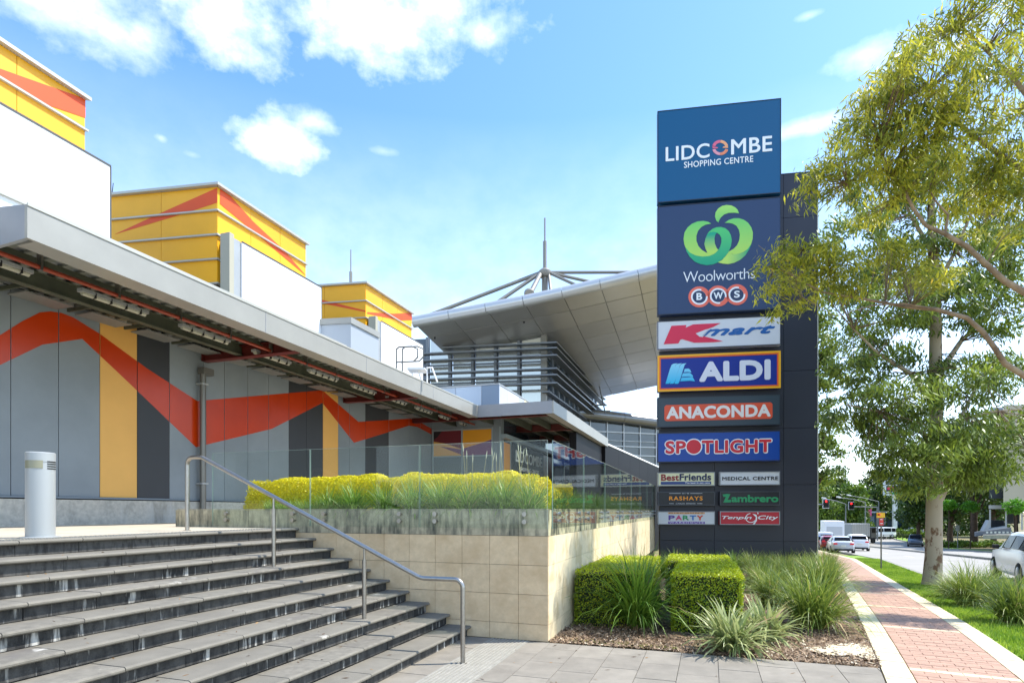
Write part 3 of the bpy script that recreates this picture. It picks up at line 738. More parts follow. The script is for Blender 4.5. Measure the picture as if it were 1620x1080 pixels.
    aa = 13.2; bb = b_of(790, aa); bl = b_of(686, aa); z1 = zq(606, aa, bb)
    bx1 = MB().abox(aa, 21, bb + .05, bb + .3, CT, z1 - .03).build('roof_screen', dark_m, o0)
    MB().abox(aa, aa + .1, bb + .3, bl, CT, z1 - .03).build('roof_screen', dark_m, o0)
    lb = mat('screen_pale_blue', '#aebccb', .4, .1, rnd=.06); bl2 = mat('screen_blue_grey', '#7d8ea1', .4, .1)
    bsx = [b_of(x, aa - .03) for x in (686, 721, 762, 790)]
    for i in range(3): MB().abox(aa - .03, aa, bsx[i + 1] + .008, bsx[i] - .008, CT, z1 - .05).build('screen_panel', bl2 if i == 2 else lb, bx1)
    asx = [aa, 14.2, 15.6, 16.3, 17.2, 18.6, 20, 21]
    pc = ['#b9bac0', '#c4c5c9', '#b1b2b6', '#dcd0ac', '#e3dcc4', '#c9cacd', '#b9bac0']
    for i in range(7): MB().abox(asx[i] + .008, asx[i + 1] - .008, bb + .02, bb + .05, CT, z1 - .05).build('screen_panel', mat('screen_tone_' + 'abcdefg'[i], pc[i], .45, .1), bx1)
    MB().abox(aa - .05, 21, bb - .0, bb + .32, z1 - .045, z1).build('screen_trim', galv, bx1)
    MB().abox(aa - .05, aa + .12, bb + .32, bl, z1 - .045, z1).build('screen_trim', galv, bx1)
    # roof access ladder hoops and hatch
    lad = MB()
    for dx in (0, .3):
        b = 6.35; a = a_of(627, 6.35) + dx * 1.1; zt_ = zq(549, a, b); z0 = CT; z2 = zt_ - .25
        p = [W(a, b, z0), W(a, b, zt_ - .06), W(a, b, zt_) - MD * -.08] + [W(a, b, 0) + Vector((0, 0, zt_)) + MD * .45, W(a, b, zt_ - .08) + MD * .62, W(a, b, zt_ - .3) + MD * .62, W(a, b, zt_ - .42) + MD * .5, W(a, b, zt_ - .42) + MD * .02]
        lad.tube(p, .022, n=6)
    lad.build('ladder_hoop', mat('ladder_grey', '#6a6b68', .4, .3), o0, smooth=True)
    h = MB(); c = W(a_of(652, 6.1), 6.1, CT)
    for q in (0, .22):
        h.tube([c + MD * q * 2, c + MD * (q * 2) + Vector((0, 0, .42)), c + MD * (q * 2 + .15) + Vector((0, 0, .42)), c + MD * (q * 2 + .3)], .025, n=6)
    h.cbox(c + Vector((.15, 0, .36)), .5, .5, .05); h.build('roof_hatch', white_p, o0)

    # three yellow towers
    ZT = EYE + 7.34
    def tower(a0, a1, k, label, stripes_f, stripes_s, white_top, mast=False):
        c0 = W(a0, BW + .04); c1 = W(a1, BW + .04); l0 = c0 - MD * k; l1 = c1 - MD * k
        cc = MB().prism([Vector((p.x, p.y, CT)) for p in (c0 + RD * .05 - ED * .05, c1 - RD * .05 - ED * .05, l1 - RD * .05 + ED * .05, l0 + RD * .05 + ED * .05)], (0, 0, ZT - CT - .04)).build('tower', mat('tower_backing', '#5e4a1a', .8), o0, label=label)
        bands = [ZT, ZT - .56, ZT - 1.11, ZT - 1.66, ZT - 2.21]
        ns = 3; nf = 2
        for i in range(4):
            z1 = bands[i] - .035; z0 = bands[i + 1] + .0
            for j in range(ns):
                p = c0 + RD * ((a1 - a0) * j / ns + .005); q = c0 + RD * ((a1 - a0) * (j + 1) / ns - .005)
                MB().prism([p, q, q - ED * .04, p - ED * .04], (0, 0, z1 - z0)).build('cladding_panel', yel, cc).location.z = z0
            for j in range(nf):
                p = c0 - MD * (k * j / nf + .005); q = c0 - MD * (k * (j + 1) / nf - .005)
                MB().prism([p, q, q - MN * .04, p - MN * .04], (0, 0, z1 - z0)).build('cladding_panel', yel, cc).location.z = z0
        for i in range(5):
            z = bands[i] - .035; w = .05 if i else .085; h = .035 if i else .06
            mb = MB(); mb.prism([c0 + ED * w + MN * w, c1 + ED * w + RD * (.03 if i else .06), c1 - ED * .02, c0 - ED * .02], (0, 0, h)); mb.v = [(x, y, q + z + .001) for x, y, q in mb.v]
            m2 = MB(); m2.prism([c0 + MN * w + ED * w, c0 - MN * .02, l0 - MN * .02 - MD * .05, l0 + MN * w - MD * .05], (0, 0, h - .003)); m2.v = [(x, y, q + z + .001) for x, y, q in m2.v]
            mb.build('band_flashing', flash, cc); m2.build('band_flashing', flash, cc)
        MB().prism([Vector((p.x, p.y, ZT - .04)) for p in (c0, c1, l1, l0)], (0, 0, .03)).build('tower_roof', galv, cc)
        for pts in stripes_s:
            poly = []
            for x, y in pts:
                a, z = on_b(x, y, BW + .036); poly.append(W(min(max(a, a0), a1), BW + .036, z))
            MB().prism(poly, -ED * -.003).build('stripe', ora, cc)
        for pts in stripes_f:
            poly = []; o = c0 + MN * .002
            for x, y in pts:
                t = tx(x); u = (o.x - t * o.y) / (MD.x - t * MD.y); u = max(0, min(u, k)); p = o - MD * u; poly.append(Vector((p.x, p.y, zat(y, p.y))))
            MB().prism(poly, MN * .003).build('stripe', ora, cc)
        # white blank board on the side, standing off the tower
        wa0, wa1 = a0 + .35, a1 + .18; bb = BW - .33
        w = MB().abox(wa0, wa1, bb, BW - .02, CT + .02, white_top).build('white_board', white_p, cc)
        MB().abox(wa0 - .003, wa1 + .015, bb - .012, bb + .02, white_top + .001, white_top + .03).build('board_trim', mat('trim_dark', '#4b4b48', .5), w)
        MB().abox(wa1 + .001, wa1 + .02, bb - .01, bb + .03, CT, white_top).build('board_trim', mat('trim_dark', '#4b4b48', .5), w)
        MB().abox(wa0 - .25, wa0 - .004, bb + .04, BW - .0, CT + .02, white_top + .02).build('board_return', galv, w)
        MB().abox(wa0 - .4, wa0 - .27, bb - .03, BW - .1, CT + .02, white_top + .06).build('board_column', mat('column_beige', '#aaa693', .5), w)
    # side stripes given as sight points on the tower side
    z2 = lambda l: [(x / 3, 280 + y / 3) for x, y in l]
    z1 = lambda l: [(x / 3, y / 3) for x, y in l]
    z5 = lambda l: [(480 + x / 2.793, 320 + y / 2.793) for x, y in l]
    yw = lambda x, y, b: on_b(x, y, b)[1]
    tower(-2.9, .33, 2.85, 'nearest yellow tower, cut by the left edge of the view', [], [z1([(-60, 305), (200, 398), (330, 443), (415, 478), (415, 566), (200, 490), (0, 360), (-60, 330)])], yw(150, 250, BW - .33))
    tower(3.26, 6.3, 2.85, 'middle yellow tower with a white board on its side', [z2([(545, 272), (770, 168), (1038, 52), (1038, 122), (860, 178)])], [z2([(1044, 56), (1095, 92), (1200, 210), (1345, 345), (1452, 468), (1240, 290), (1044, 128)])], yw(494, 447, BW - .33))
    tower(9.23, 12.3, 2.85, 'farthest yellow tower beside the curved roof', [z5([(0, 412), (60, 425), (277, 478), (277, 485), (60, 442), (0, 436)])], [z5([(282, 485), (400, 492), (480, 488), (480, 520), (430, 522), (282, 492)])], yw(660, 541, BW - .33))
    p = at(555, 448, 22); MB().tube([(p.x, p.y, p.z - .6), (p.x, p.y, zat(430, 22)), (p.x, p.y, zat(429.9, 22)), (p.x, p.y, zat(395, 22))], [.06, .06, .025, .02], n=6).build('antenna', mast_m, o0)
    p = at(176, 304, 14.2); MB().tube([(p.x, p.y, p.z - .2), (p.x + .05, p.y, p.z + .22)], [.012, .008], n=5).build('antenna', dark_m, o0)

# ------------------------------------------------------------------ lettering
_tc = {}
def text(s, fn, u0, u1, z0, z1, m, parent, weight=0.0, shear=0.0, spacing=1.0, th=.012, name='lettering', fonti=None, mod=None):
    """flat lettering fitted into a rectangle of a surface: fn(u, z, d) gives the place"""
    w8 = max(0.0, weight) * .8; spacing = spacing * (1 + w8 * .9); soft = min(0.0, weight)
    key = (s, weight, shear, spacing)
    if key not in _tc:
        cu = bpy.data.curves.new('t', 'FONT'); cu.body = s; cu.offset = soft; cu.shear = shear; cu.space_character = spacing; cu.fill_mode = 'FRONT'; cu.resolution_u = 4; cu.dimensions = '2D'
        ob = bpy.data.objects.new('t', cu); COL.objects.link(ob); dg = bpy.context.evaluated_depsgraph_get()
        me = bpy.data.meshes.new_from_object(ob.evaluated_get(dg)); 
        v = np.array([q.co[:] for q in me.vertices]); fs = [tuple(p.vertices) for p in me.polygons]
        bpy.data.objects.remove(ob); bpy.data.curves.remove(cu); bpy.data.meshes.remove(me); _tc[key] = (v, fs)
    v, fs = _tc[key]; mn = v.min(0); sz = v.max(0) - mn
    mb = MB(); vs = []
    for q in v:
        x = (q[0] - mn[0]) / sz[0]; y = (q[1] - mn[1]) / max(sz[1], 1e-6)
        if mod: x, y = mod(x, y)
        vs.append(fn(u0 + x * (u1 - u0), z0 + y * (z1 - z0), th))
    mb.add(vs, fs)
    # give the letters thickness: side walls along boundary edges
    cnt = {}
    for f in fs:
        for i in range(len(f)):
            e = (f[i], f[(i + 1) % len(f)]); cnt[e] = cnt.get(e, 0) + 1
    if w8 > 0:
        fu = (u1 - u0) / sz[0]; fz = (z1 - z0) / max(sz[1], 1e-6); ax_ = (fn(1, 0, 0) - fn(0, 0, 0)); az_ = (fn(0, 1, 0) - fn(0, 0, 0)); rr_ = w8 * min(fu, fz)
        kx = 1 - 2 * rr_ / (u1 - u0); kz = 1 - 2 * rr_ / (z1 - z0); o0_ = fn(0, 0, 0); cu_, cz_ = (u0 + u1) / 2, (z0 + z1) / 2
        vs = [fn(cu_ + (u0 + (q[0] - mn[0]) / sz[0] * (u1 - u0) - cu_) * kx, cz_ + (z0 + (q[1] - mn[1]) / max(sz[1], 1e-6) * (z1 - z0) - cz_) * kz, th) for q in v]
        mb.v = [tuple(p) for p in vs]; nrm_ = (fn(0, 0, 1) - o0_)
        for k in range(12):
            q_ = k * math.pi / 6; sh_ = ax_ * (rr_ * math.cos(q_)) + az_ * (rr_ * math.sin(q_)) - nrm_ * (.00025 * (k + 1)); o_ = len(mb.v)
            mb.v += [tuple(p + sh_) for p in vs]; mb.f += [tuple(i + o_ for i in f) for f in fs]; mb.m += [0] * len(fs)
    o = len(mb.v); base = [p - (fn(0, 0, th) - fn(0, 0, 0)) for p in vs]; mb.v += [tuple(p) for p in base]
    for (i, j) in list(cnt):
        if (j, i) not in cnt: mb.f.append((j, i, i + o, j + o)); mb.m.append(0)
    return mb.build(name, m, parent, fix=False)
building()
# ------------------------------------------------------------------ pylon sign
def pylon():
    PX, PY = 5.20, 20.7
    def P(u, z, d=0.0): return Vector((PX, PY, 0)) + MD * u + MN * d + Vector((0, 0, z))
    def uz(x, y):
        t = tx(x); u = (PY * t - PX) / (MD.x - t * MD.y); return u, zat(y, PY + MD.y * u)
    t = thing('pylon_sign', 'tall dark shopping centre pylon with stacked shop sign panels beside the footpath', 'sign', P(2, gz(6, 20.7)))
    body_m = mat('pylon_body', '#2b2d38', .45, .1, rnd=.05)
    u0 = uz(1045, 600)[0]; u1 = 5.42; zb = -.9; zt = uz(1236, 268)[1] - .05
    core = MB().prism([P(u0 + .03, zb, -.3), P(u1 - .03, zb, -.3), P(u1 - .03, zb, -1.0), P(u0 + .03, zb, -1.0)], (0, 0, zt - zb - .03)).build('core', mat('pylon_core', '#15161b', .6), t)
    # body clad in panels
    us = [u0, 2.0, 4.32, u1]; zs = [zb, .55, 2.53, 4.5, 6.5, 8.5, 10.2, 11.85, zt]
    for i in range(3):
        for j in range(8):
            MB().prism([P(us[i] + .006, zs[j] + .006, -.25), P(us[i + 1] - .006, zs[j] + .006, -.25), P(us[i + 1] - .006, zs[j] + .006, -.3), P(us[i] + .006, zs[j] + .006, -.3)], (0, 0, zs[j + 1] - zs[j] - .012)).build('body_panel', body_m, core)
    MB().prism([P(u1, zb, -.24), P(u1 + .035, zb, -.24), P(u1 + .035, zb, -1.02), P(u1, zb, -1.02)], (0, 0, zt - zb)).build('edge_trim', flash, core)
    MB().prism([P(u0, zt, -.24), P(u1 + .03, zt, -.24), P(u1 + .03, zt, -1.02), P(u0, zt, -1.02)], (0, 0, .03)).build('top_trim', body_m, core)
    def panel(x0, x1, y1t, y1b, m, frame=None, label=None):
        ua = uz(x0, y1t)[0]; ub = uz(x1, y1t)[0]; z1 = uz(x1, y1t)[1]; z0 = uz(x1, y1b)[1]
        mb = MB(); mb.prism([P(ua, z0, 0), P(ub, z0, 0), P(ub, z0, -.24), P(ua, z0, -.24)], (0, 0, z1 - z0))
        o = mb.build('sign_panel', m, t, label=label)
        fr = MB(); w = .028; fm = frame or mat('sign_frame', '#33363f', .4, .4)
        for (a, b, c, d_) in ((ua, ub, z0, z0 + w), (ua, ub, z1 - w, z1), (ua, ua + w, z0 + w, z1 - w), (ub - w, ub, z0 + w, z1 - w)):
            q = MB(); q.prism([P(a, c, .0005), P(b, c, .0005), P(b, d_, .0005), P(a, d_, .0005)], MN * .012); fr.add(q.v, q.f)
        fr.build('frame', fm, o)
        return o, ua, ub, z0, z1
    F_ = lambda u, z, d: P(u, z, d + .002)
    def pm(name, col): return mat(name, col, .32, spec=.4)
    def T(s, par, c, m, **k):                 # c: corner points left-bottom, right-top as sight points
        (x0, y0), (x1, y1) = c; ua, za = uz(x0, y0); ub, zb_ = uz(x1, y1)
        return text(s, F_, ua, ub, za, zb_, m, par, **k)
    def box_at(x0, x1, ytop_r, ybot_r):       # heights read at the right end
        return uz(x0, ytop_r)[0], uz(x1, ytop_r)[0], uz(x1, ybot_r)[1], uz(x1, ytop_r)[1]
    def TB(s, par, x0, x1, yt, yb, m, **k):
        ua, ub, z0, z1 = box_at(x0, x1, yt, yb); return text(s, F_, ua, ub, z0, z1, m, par, **k)
    def poly(pts, m, par, conv, d=.002, th=.01, name='emblem'):
        q = [uz(*conv(p)) for p in pts]
        return MB().prism([P(u, z, d) for u, z in q], MN * th).build(name, m, par)
    z8 = lambda p: (1020 + p[0] / 2.843, 140 + p[1] / 2.843)
    z9 = lambda p: (1020 + p[0] / 2.843, 480 + p[1] / 2.843)
    zA = lambda p: (1070 + p[0] / 5.686, 310 + p[1] / 5.686)
    zB = lambda p: (1036 + p[0] / 7.941, 500 + p[1] / 7.941)
    zC = lambda p: (1036 + p[0] / 7.941, 735 + p[1] / 7.941)
    wht = mat('sign_white', '#eceef0', .4); 
    # --- centre name
    o, *_ = panel(1040, 1235.8, 155.5, 305.3, pm('sign_blue', '#0c5580'), label='top blue panel of the pylon')
    TB('LIDC', o, 1053.0, 1122.5, 226.5, 249.8, wht, weight=.02, spacing=1.04)
    TB('MBE', o, 1156.5, 1221.5, 215.0, 239.3, wht, weight=.02, spacing=1.04)
    TB('SHOPPING CENTRE', o, 1082, 1191.5, 246.5, 256.5, wht, weight=.016, spacing=1.05)
    def ring(par, cx, cy, rx, ry, w, a0, a1, m, n=20, w1=None, d=.002):
        pts = []; w1 = w if w1 is None else w1
        for i in range(n + 1):
            q = R_(a0 + (a1 - a0) * i / n); pts.append((cx + rx * math.cos(q), cy - ry * math.sin(q)))
        for i in range(n, -1, -1):
            q = R_(a0 + (a1 - a0) * i / n); k = 1 - (w + (w1 - w) * i / n); pts.append((cx + rx * k * math.cos(q), cy - ry * k * math.sin(q)))
        return pts
    rc = [mat('ring_peach', '#f0a878', .4), mat('ring_pink', '#e26a86', .4), mat('ring_coral', '#ea8a62', .4), mat('ring_rose', '#e79aa8', .4)]
    for (q0, q1, ci) in ((15, 88, 0), (90, 165, 1), (195, 268, 3), (270, 345, 2)):
        poly(ring(None, 339.5, 267, 36.5, 34, .36, q0, q1, None), rc[ci], o, z8)
    poly([(304, 262), (330, 266), (326, 271), (305, 270)], rc[1], o, z8); poly([(375, 268), (350, 268), (354, 262), (374, 260)], rc[0], o, z8)
    # --- supermarket emblem
    o, *_ = panel(1040, 1235.8, 311, 488.5, pm('sign_slate_blue', '#2c4062'), label='slate blue supermarket panel of the pylon')
    gl = mat('logo_green_light', '#a9d65c', .4); gm_ = mat('logo_green_mid', '#7fcd62', .4); gd = mat('logo_green_dark', '#15a374', .4)
    def gradient(name, c1, c2, za_, zb_, axis=2):
        m = bpy.data.materials.new(name); m.use_nodes = True; nt = m.node_tree; N = nt.nodes; L = nt.links
        g = N.new('ShaderNodeTexCoord'); s = N.new('ShaderNodeSeparateXYZ'); mr = N.new('ShaderNodeMapRange'); L.new(g.outputs['Object'], s.inputs[0]); L.new(s.outputs[axis], mr.inputs[0])
        mr.inputs[1].default_value = za_; mr.inputs[2].default_value = zb_; cr = N.new('ShaderNodeValToRGB'); L.new(mr.outputs[0], cr.inputs[0])
        cr.color_ramp.elements[0].color = (*srgb(c1), 1); cr.color_ramp.elements[1].color = (*srgb(c2), 1)
        L.new(cr.outputs[0], N['Principled BSDF'].inputs['Base Color']); N['Principled BSDF'].inputs['Roughness'].default_value = .4; return m
    zt_, zb2 = uz(*zA((300, 220)))[1], uz(*zA((300, 560)))[1]
    g1 = gradient('logo_green_fade', '#b4d95a', '#6fcb66', zb2, zt_)
    g2 = gradient('logo_green_fade_dark', '#0e9f74', '#4cc06c', uz(*zA((300, 610)))[1], uz(*zA((300, 330)))[1])
    poly([(378, 240), (358, 222), (347, 185), (352, 150), (375, 115), (410, 92), (450, 83), (495, 87), (530, 105), (552, 128), (563, 158), (520, 152), (470, 154), (430, 168), (400, 195), (385, 220)], gradient('logo_leaf', '#6cc866', '#a6dc66', uz(*zA((378, 240)))[1], uz(*zA((450, 90)))[1]), o, zA)
    poly([(313, 250), (285, 234), (240, 226), (190, 231), (140, 252), (100, 285), (73, 330), (64, 385), (70, 430), (82, 468), (120, 510), (170, 535), (230, 546), (285, 543), (330, 530), (368, 500), (300, 513), (270, 511), (230, 488), (198, 452), (180, 405), (180, 360), (195, 315), (225, 280), (262, 260)], g1, o, zA)
    poly([(80, 460), (92, 500), (120, 548), (165, 592), (220, 615), (275, 624), (330, 616), (380, 596), (425, 560), (465, 510), (490, 455), (498, 400), (490, 355), (470, 318), (440, 292), (400, 281), (360, 284), (325, 298), (295, 322), (275, 350), (300, 332), (335, 325), (365, 332), (390, 350), (404, 380), (405, 415), (395, 455), (375, 490), (345, 520), (300, 540), (235, 547), (170, 536), (120, 510)], g2, o, zA, d=.004)
    poly([(262, 385), (275, 350), (300, 330), (335, 324), (365, 331), (350, 350), (342, 385), (346, 430), (362, 470), (378, 487), (345, 515), (310, 520), (280, 514), (262, 475), (251, 430)], gradient('logo_loop', '#b4d95a', '#0aa07a', uz(*zA((300, 500)))[1], uz(*zA((300, 350)))[1]), o, zA, d=.006)
    poly([(435, 243), (470, 218), (515, 203), (560, 202), (605, 215), (645, 243), (673, 283), (688, 330), (686, 385), (672, 435), (640, 480), (590, 512), (535, 525), (480, 522), (462, 518), (472, 500), (510, 480), (545, 445), (565, 400), (571, 350), (562, 305), (540, 270), (505, 250), (470, 243)], g1, o, zA)
    poly([(672, 435), (655, 480), (620, 535), (575, 575), (520, 602), (470, 613), (420, 610), (375, 598), (410, 578), (445, 540), (463, 515), (500, 526), (560, 521), (610, 502), (645, 474)], gradient('logo_base', '#13a271', '#b9dc60', uz(1185, 400)[0] * MD.x + PX, uz(1150, 400)[0] * MD.x + PX, 0), o, zA, d=.004)
    TB('Woolworths', o, 1081, 1194, 423.5, 440.5, wht, weight=-.012, spacing=.92, name='lettering')
    co = mat('badge_coral', '#ea6a52', .4)
    nb = mat('badge_navy', '#263556', .4)
    for i, (cx, cy) in enumerate(((206, 908), (376, 900), (544, 888))):
        poly(ring(None, cx, cy, 98, 94, .999, 0, 360, None, 36)[:37], co, o, zA, d=.002, name='badge')
        poly(ring(None, cx, cy, 75, 71, .999, 0, 360, None, 32)[:33], wht, o, zA, d=.004, name='badge_ring', th=.01)
        poly(ring(None, cx, cy, 60, 56, .999, 0, 360, None, 32)[:33], nb, o, zA, d=.006, name='badge_disc', th=.01)
        q0, q1 = ((5, 75), (-75, -10), (5, 75))[i]
        poly(ring(None, cx, cy, 78, 74, .22, q0, q1, None), co, o, zA, d=.0075, name='badge_gap', th=.01)
        l = 'BWS'[i]; hw = (26, 42, 26)[i]
        (ua, za) = uz(*zA((cx - hw, cy + 30))); (ub, zb_) = uz(*zA((cx + hw, cy - 36)))
        text(l, lambda u, z, d: P(u, z, d + .009), ua, ub, za, zb_, wht, o, weight=.035)
    # --- red K
    o, *_ = panel(1040, 1235.5, 498.5, 545.2, pm('sign_pale', '#d2d3d6'))
    poly([(110, 353), (208, 122), (395, 112), (387, 145), (480, 104), (825, 88), (735, 135), (515, 217), (600, 250), (855, 316), (735, 328), (495, 334), (345, 290), (320, 296), (296, 343)], mat('logo_red', '#d81e45', .4), o, zB)
    poly([(512, 218), (640, 168), (700, 160), (600, 262), (560, 258)], mat('sign_pale_patch', '#d2d3d6', .32), o, zB, d=.004)
    T('mart', o, (zB((580, 258)), zB((1512, 112))), mat('logo_blue', '#0a5aa0', .4), weight=.055, shear=.45, mod=lambda x, y: (x, y)).location.z = 0
    # --- supermarket with striped A
    o, *_ = panel(1040, 1235.0, 554.6, 613.6, pm('sign_navy', '#07288a'), frame=mat('frame_yellow', '#f4b40c', .35))
    ub = uz(1235, 560)[0]; ua = uz(1040, 560)[0]; z1 = uz(1235, 554.6)[1]; z0 = uz(1235, 613.6)[1]
    for k, (c, w0, w1, d) in enumerate((('#f7b50f', .0, .05, .016), ('#f08a10', .05, .085, .014), ('#e2571c', .085, .12, .010))):
        m = mat('frame_' + 'yoo'[k] + 'abc'[k], c, .35)
        for (a, b, c_, d_) in ((ua + w0, ub - w0, z0 + w0, z0 + w1), (ua + w0, ub - w0, z1 - w1, z1 - w0), (ua + w0, ua + w1, z0 + w1, z1 - w1), (ub - w1, ub - w0, z0 + w1, z1 - w1)):
            MB().prism([P(a, c_, .001), P(b, c_, .001), P(b, d_, .001), P(a, d_, .001)], MN * d).build('frame_band', m, o)
    cy = gradient('logo_cyan', '#1fb9e6', '#9adcf3', z0 + .3, z1 - .2)
    for dx in (0, 55, 112):
        poly([(133 + dx, 850), (160 + dx, 760), (190 + dx, 660), (210 + dx, 612), (235 + dx, 597), (285 + dx, 592), (262 + dx, 612), (240 + dx, 680), (212 + dx, 775), (192 + dx, 830), (178 + dx, 848)], cy, o, zB)
    poly([(375, 662), (420, 657), (440, 670), (460, 706), (410, 700), (362, 704)], cy, o, zB)
    poly([(352, 716), (440, 712), (472, 740), (482, 762), (420, 756), (335, 762)], cy, o, zB)
    poly([(335, 772), (470, 762), (490, 790), (502, 818), (440, 810), (318, 818)], cy, o, zB)
    TB('ALDI', o, 1106, 1219, 568.0, 600.3, mat('sign_grey_white', '#dcdde6', .4), weight=.06, spacing=1.0)
    # --- outdoor shop
    o, *_ = panel(1040, 1235.0, 622.8, 671.7, pm('sign_slate', '#37454f'))
    ua, ub, z0, z1 = box_at(1051, 1222, 636, 662); r = .06
    MB().prism([P(u, z, .002) for u, z in [(ua + r, z0), (ub - r, z0), (ub, z0 + r), (ub, z1 - r), (ub - r, z1), (ua + r, z1), (ua, z1 - r), (ua, z0 + r)]], MN * .01).build('logo_plate', mat('plate_orange', '#dd5230', .4), o)
    text('ANACONDA', lambda u, z, d: P(u, z, d + .006), ua + .07, ub - .06, z0 + .07, z1 - .06, mat('sign_cream', '#e9e2dc', .4), o, weight=.05)
    # --- fabric shop
    o, *_ = panel(1040, 1235.0, 680.5, 728.7, pm('sign_royal_blue', '#08439a'))
    ua, ub, z0, z1 = box_at(1052, 1221, 693.5, 716)
    f1 = lambda u, z, d: P(u, z, d + .002); f2 = lambda u, z, d: P(u, z, d + .006)
    rd = mat('sign_red', '#cf2032', .4)
    words_ = [('SP', 0, .205), ('TLIGHT', .345, 1.0)]
    for s, q0, q1 in words_:
        A, B = ua + (ub - ua) * q0, ua + (ub - ua) * q1
        text(s, f1, A - .02, B + .02, z0 - .02, z1 + .02, wht, o, weight=.095, spacing=1.05, name='lettering_outline')
        text(s, f2, A + .015, B - .015, z0 + .015, z1 - .015, rd, o, weight=.045, spacing=1.05)
    for rr, m, d in ((.29, wht, .002), (.25, rd, .006)):
        cx_ = ua + (ub - ua) * .275; cz = (z0 + z1) / 2 + .01
        MB().prism([P(cx_ + rr * math.cos(q * math.pi / 16), cz + rr * math.sin(q * math.pi / 16), d) for q in range(32)], MN * .01).build('logo_spot', m, o)
    # --- six small panels
    L0, L1, R0, R1 = 1040.5, 1131, 1138.8, 1234
    def small(x0, x1, yt, yb, m, frame=None):
        return panel(x0, x1, yt, yb, m, frame)[0]
    sf = mat('frame_silver', '#8e9196', .4, .4)
    o = small(L0, L1, 746.3, 767.9, pm('sign_primrose', '#dedbb0'), sf)
    TB('Best', o, 1045.8, 1074.3, 749.5, 760.0, mat('txt_maroon', '#8c1f23', .4), weight=.04)
    TB('Friends', o, 1075, 1125, 748.5, 759.6, mat('txt_navy', '#141d4a', .4), weight=.04)
    ua, ub, z0, z1 = box_at(1045.5, 1125, 761, 765.8); MB().prism([P(ua, z0, .002), P(ub, z0, .002), P(ub, z1, .002), P(ua, z1, .002)], MN * .008).build('logo_bar', mat('bar_blue', '#1b3a78', .4), o)
    text('The best in pet care', f2, ua + (ub - ua) * .48, ub - .05, z0 + .015, z1 - .02, wht, o, weight=.03)
    o = small(R0, R1, 745.2, 766.6, pm('sign_pale2', '#cfd1d4'), sf)
    TB('MEDICAL CENTRE', o, 1142.5, 1231, 753.0, 759.0, mat('txt_black', '#15161c', .4), weight=.035, spacing=1.05)
    o = small(L0, L1, 777.2, 799.0, pm('sign_black', '#11151f'), mat('frame_dark', '#3b4049', .4))
    TB('RASHAYS', o, 1058.5, 1111.5, 784.5, 791, mat('txt_amber', '#f59a1d', .4), weight=.03, spacing=1.15)
    wl = mat('txt_pale', '#b9bcc0', .4)
    TB('EST 98', o, 1079, 1090, 779.1, 780.9, wl); TB('CASUAL DINING', o, 1069, 1100, 794.9, 797.0, wl, spacing=1.1, weight=.02)
    for x0, x1, y in ((1058.5, 1077, 780), (1092, 1111, 780), (1058.5, 1066, 796), (1103, 1111, 796)):
        ua, ub, z0, z1 = box_at(x0, x1, y - .35, y + .35); MB().prism([P(ua, z0, .002), P(ub, z0, .002), P(ub, z1, .002), P(ua, z1, .002)], MN * .006).build('rule', wl, o)
    o = small(R0, R1, 776.5, 798.8, pm('sign_black', '#11151f'), mat('frame_dark', '#3b4049', .4))
    gz_ = mat('txt_green', '#12925a', .4)
    TB('ambrero', o, 1157, 1231.5, 782.0, 794.0, gz_, weight=.05, spacing=.95)
    poly([(850, 372), (905, 362), (948, 368), (912, 440), (955, 436), (955, 470), (858, 472), (892, 400), (862, 402)], gz_, o, zC, d=.003)
    o = small(L0, L1, 808.5, 829.5, pm('sign_pale3', '#c9ccd0'), sf)
    pk = [('P', '#5a3f94'), ('A', '#c53a6d'), ('R', '#2b8f5c'), ('T', '#3472b8'), ('Y', '#cf4427')]
    for i, (l, c) in enumerate(pk): TB(l, o, 1057.5 + i * 11.2, 1067.6 + i * 11.2, 814.6, 822.4, mat('party_' + l, c, .4), weight=.06)
    for (yt, yb, s, c, cc_) in ((809.4, 812.6, 'DISCOUNT', '#d8a06a', '#7a4424'), (824.6, 828.0, 'WAREHOUSE', '#62439b', '#e6def0')):
        ua, ub, z0, z1 = box_at(1057, 1115, yt, yb); MB().prism([P(ua, z0, .001), P(ub, z0, .001), P(ub, z1, .001), P(ua, z1, .001)], MN * .006).build('logo_bar', mat('party_bar' + s[0], c, .4), o)
        text(s, lambda u, z, d: P(u, z, d + .004), ua + .04, ub - .04, z0 + .015, z1 - .015, mat('party_txt' + s[0], cc_, .4), o, weight=.03, spacing=1.3)
    o = small(R0, R1, 808.2, 830.0, pm('sign_crimson', '#b81c30'), sf)
    TB('Tenpin', o, 1142, 1189, 815.5, 822.2, wht, weight=.03, shear=.25, spacing=.95); TB('City', o, 1199, 1231, 814.8, 823.0, wht, weight=.03, shear=.25)
    poly(ring(None, 1205, 665, 68, 60, .14, 95, 330, None), wht, o, zC, d=.003)
    poly([(1225, 612), (1275, 625), (1285, 660), (1280, 700), (1250, 745), (1228, 745), (1262, 700), (1268, 655)], wht, o, zC, d=.005)
    poly([(1285, 590), (1300, 600), (1300, 615), (1292, 622)], wht, o, zC, d=.005)
pylon()

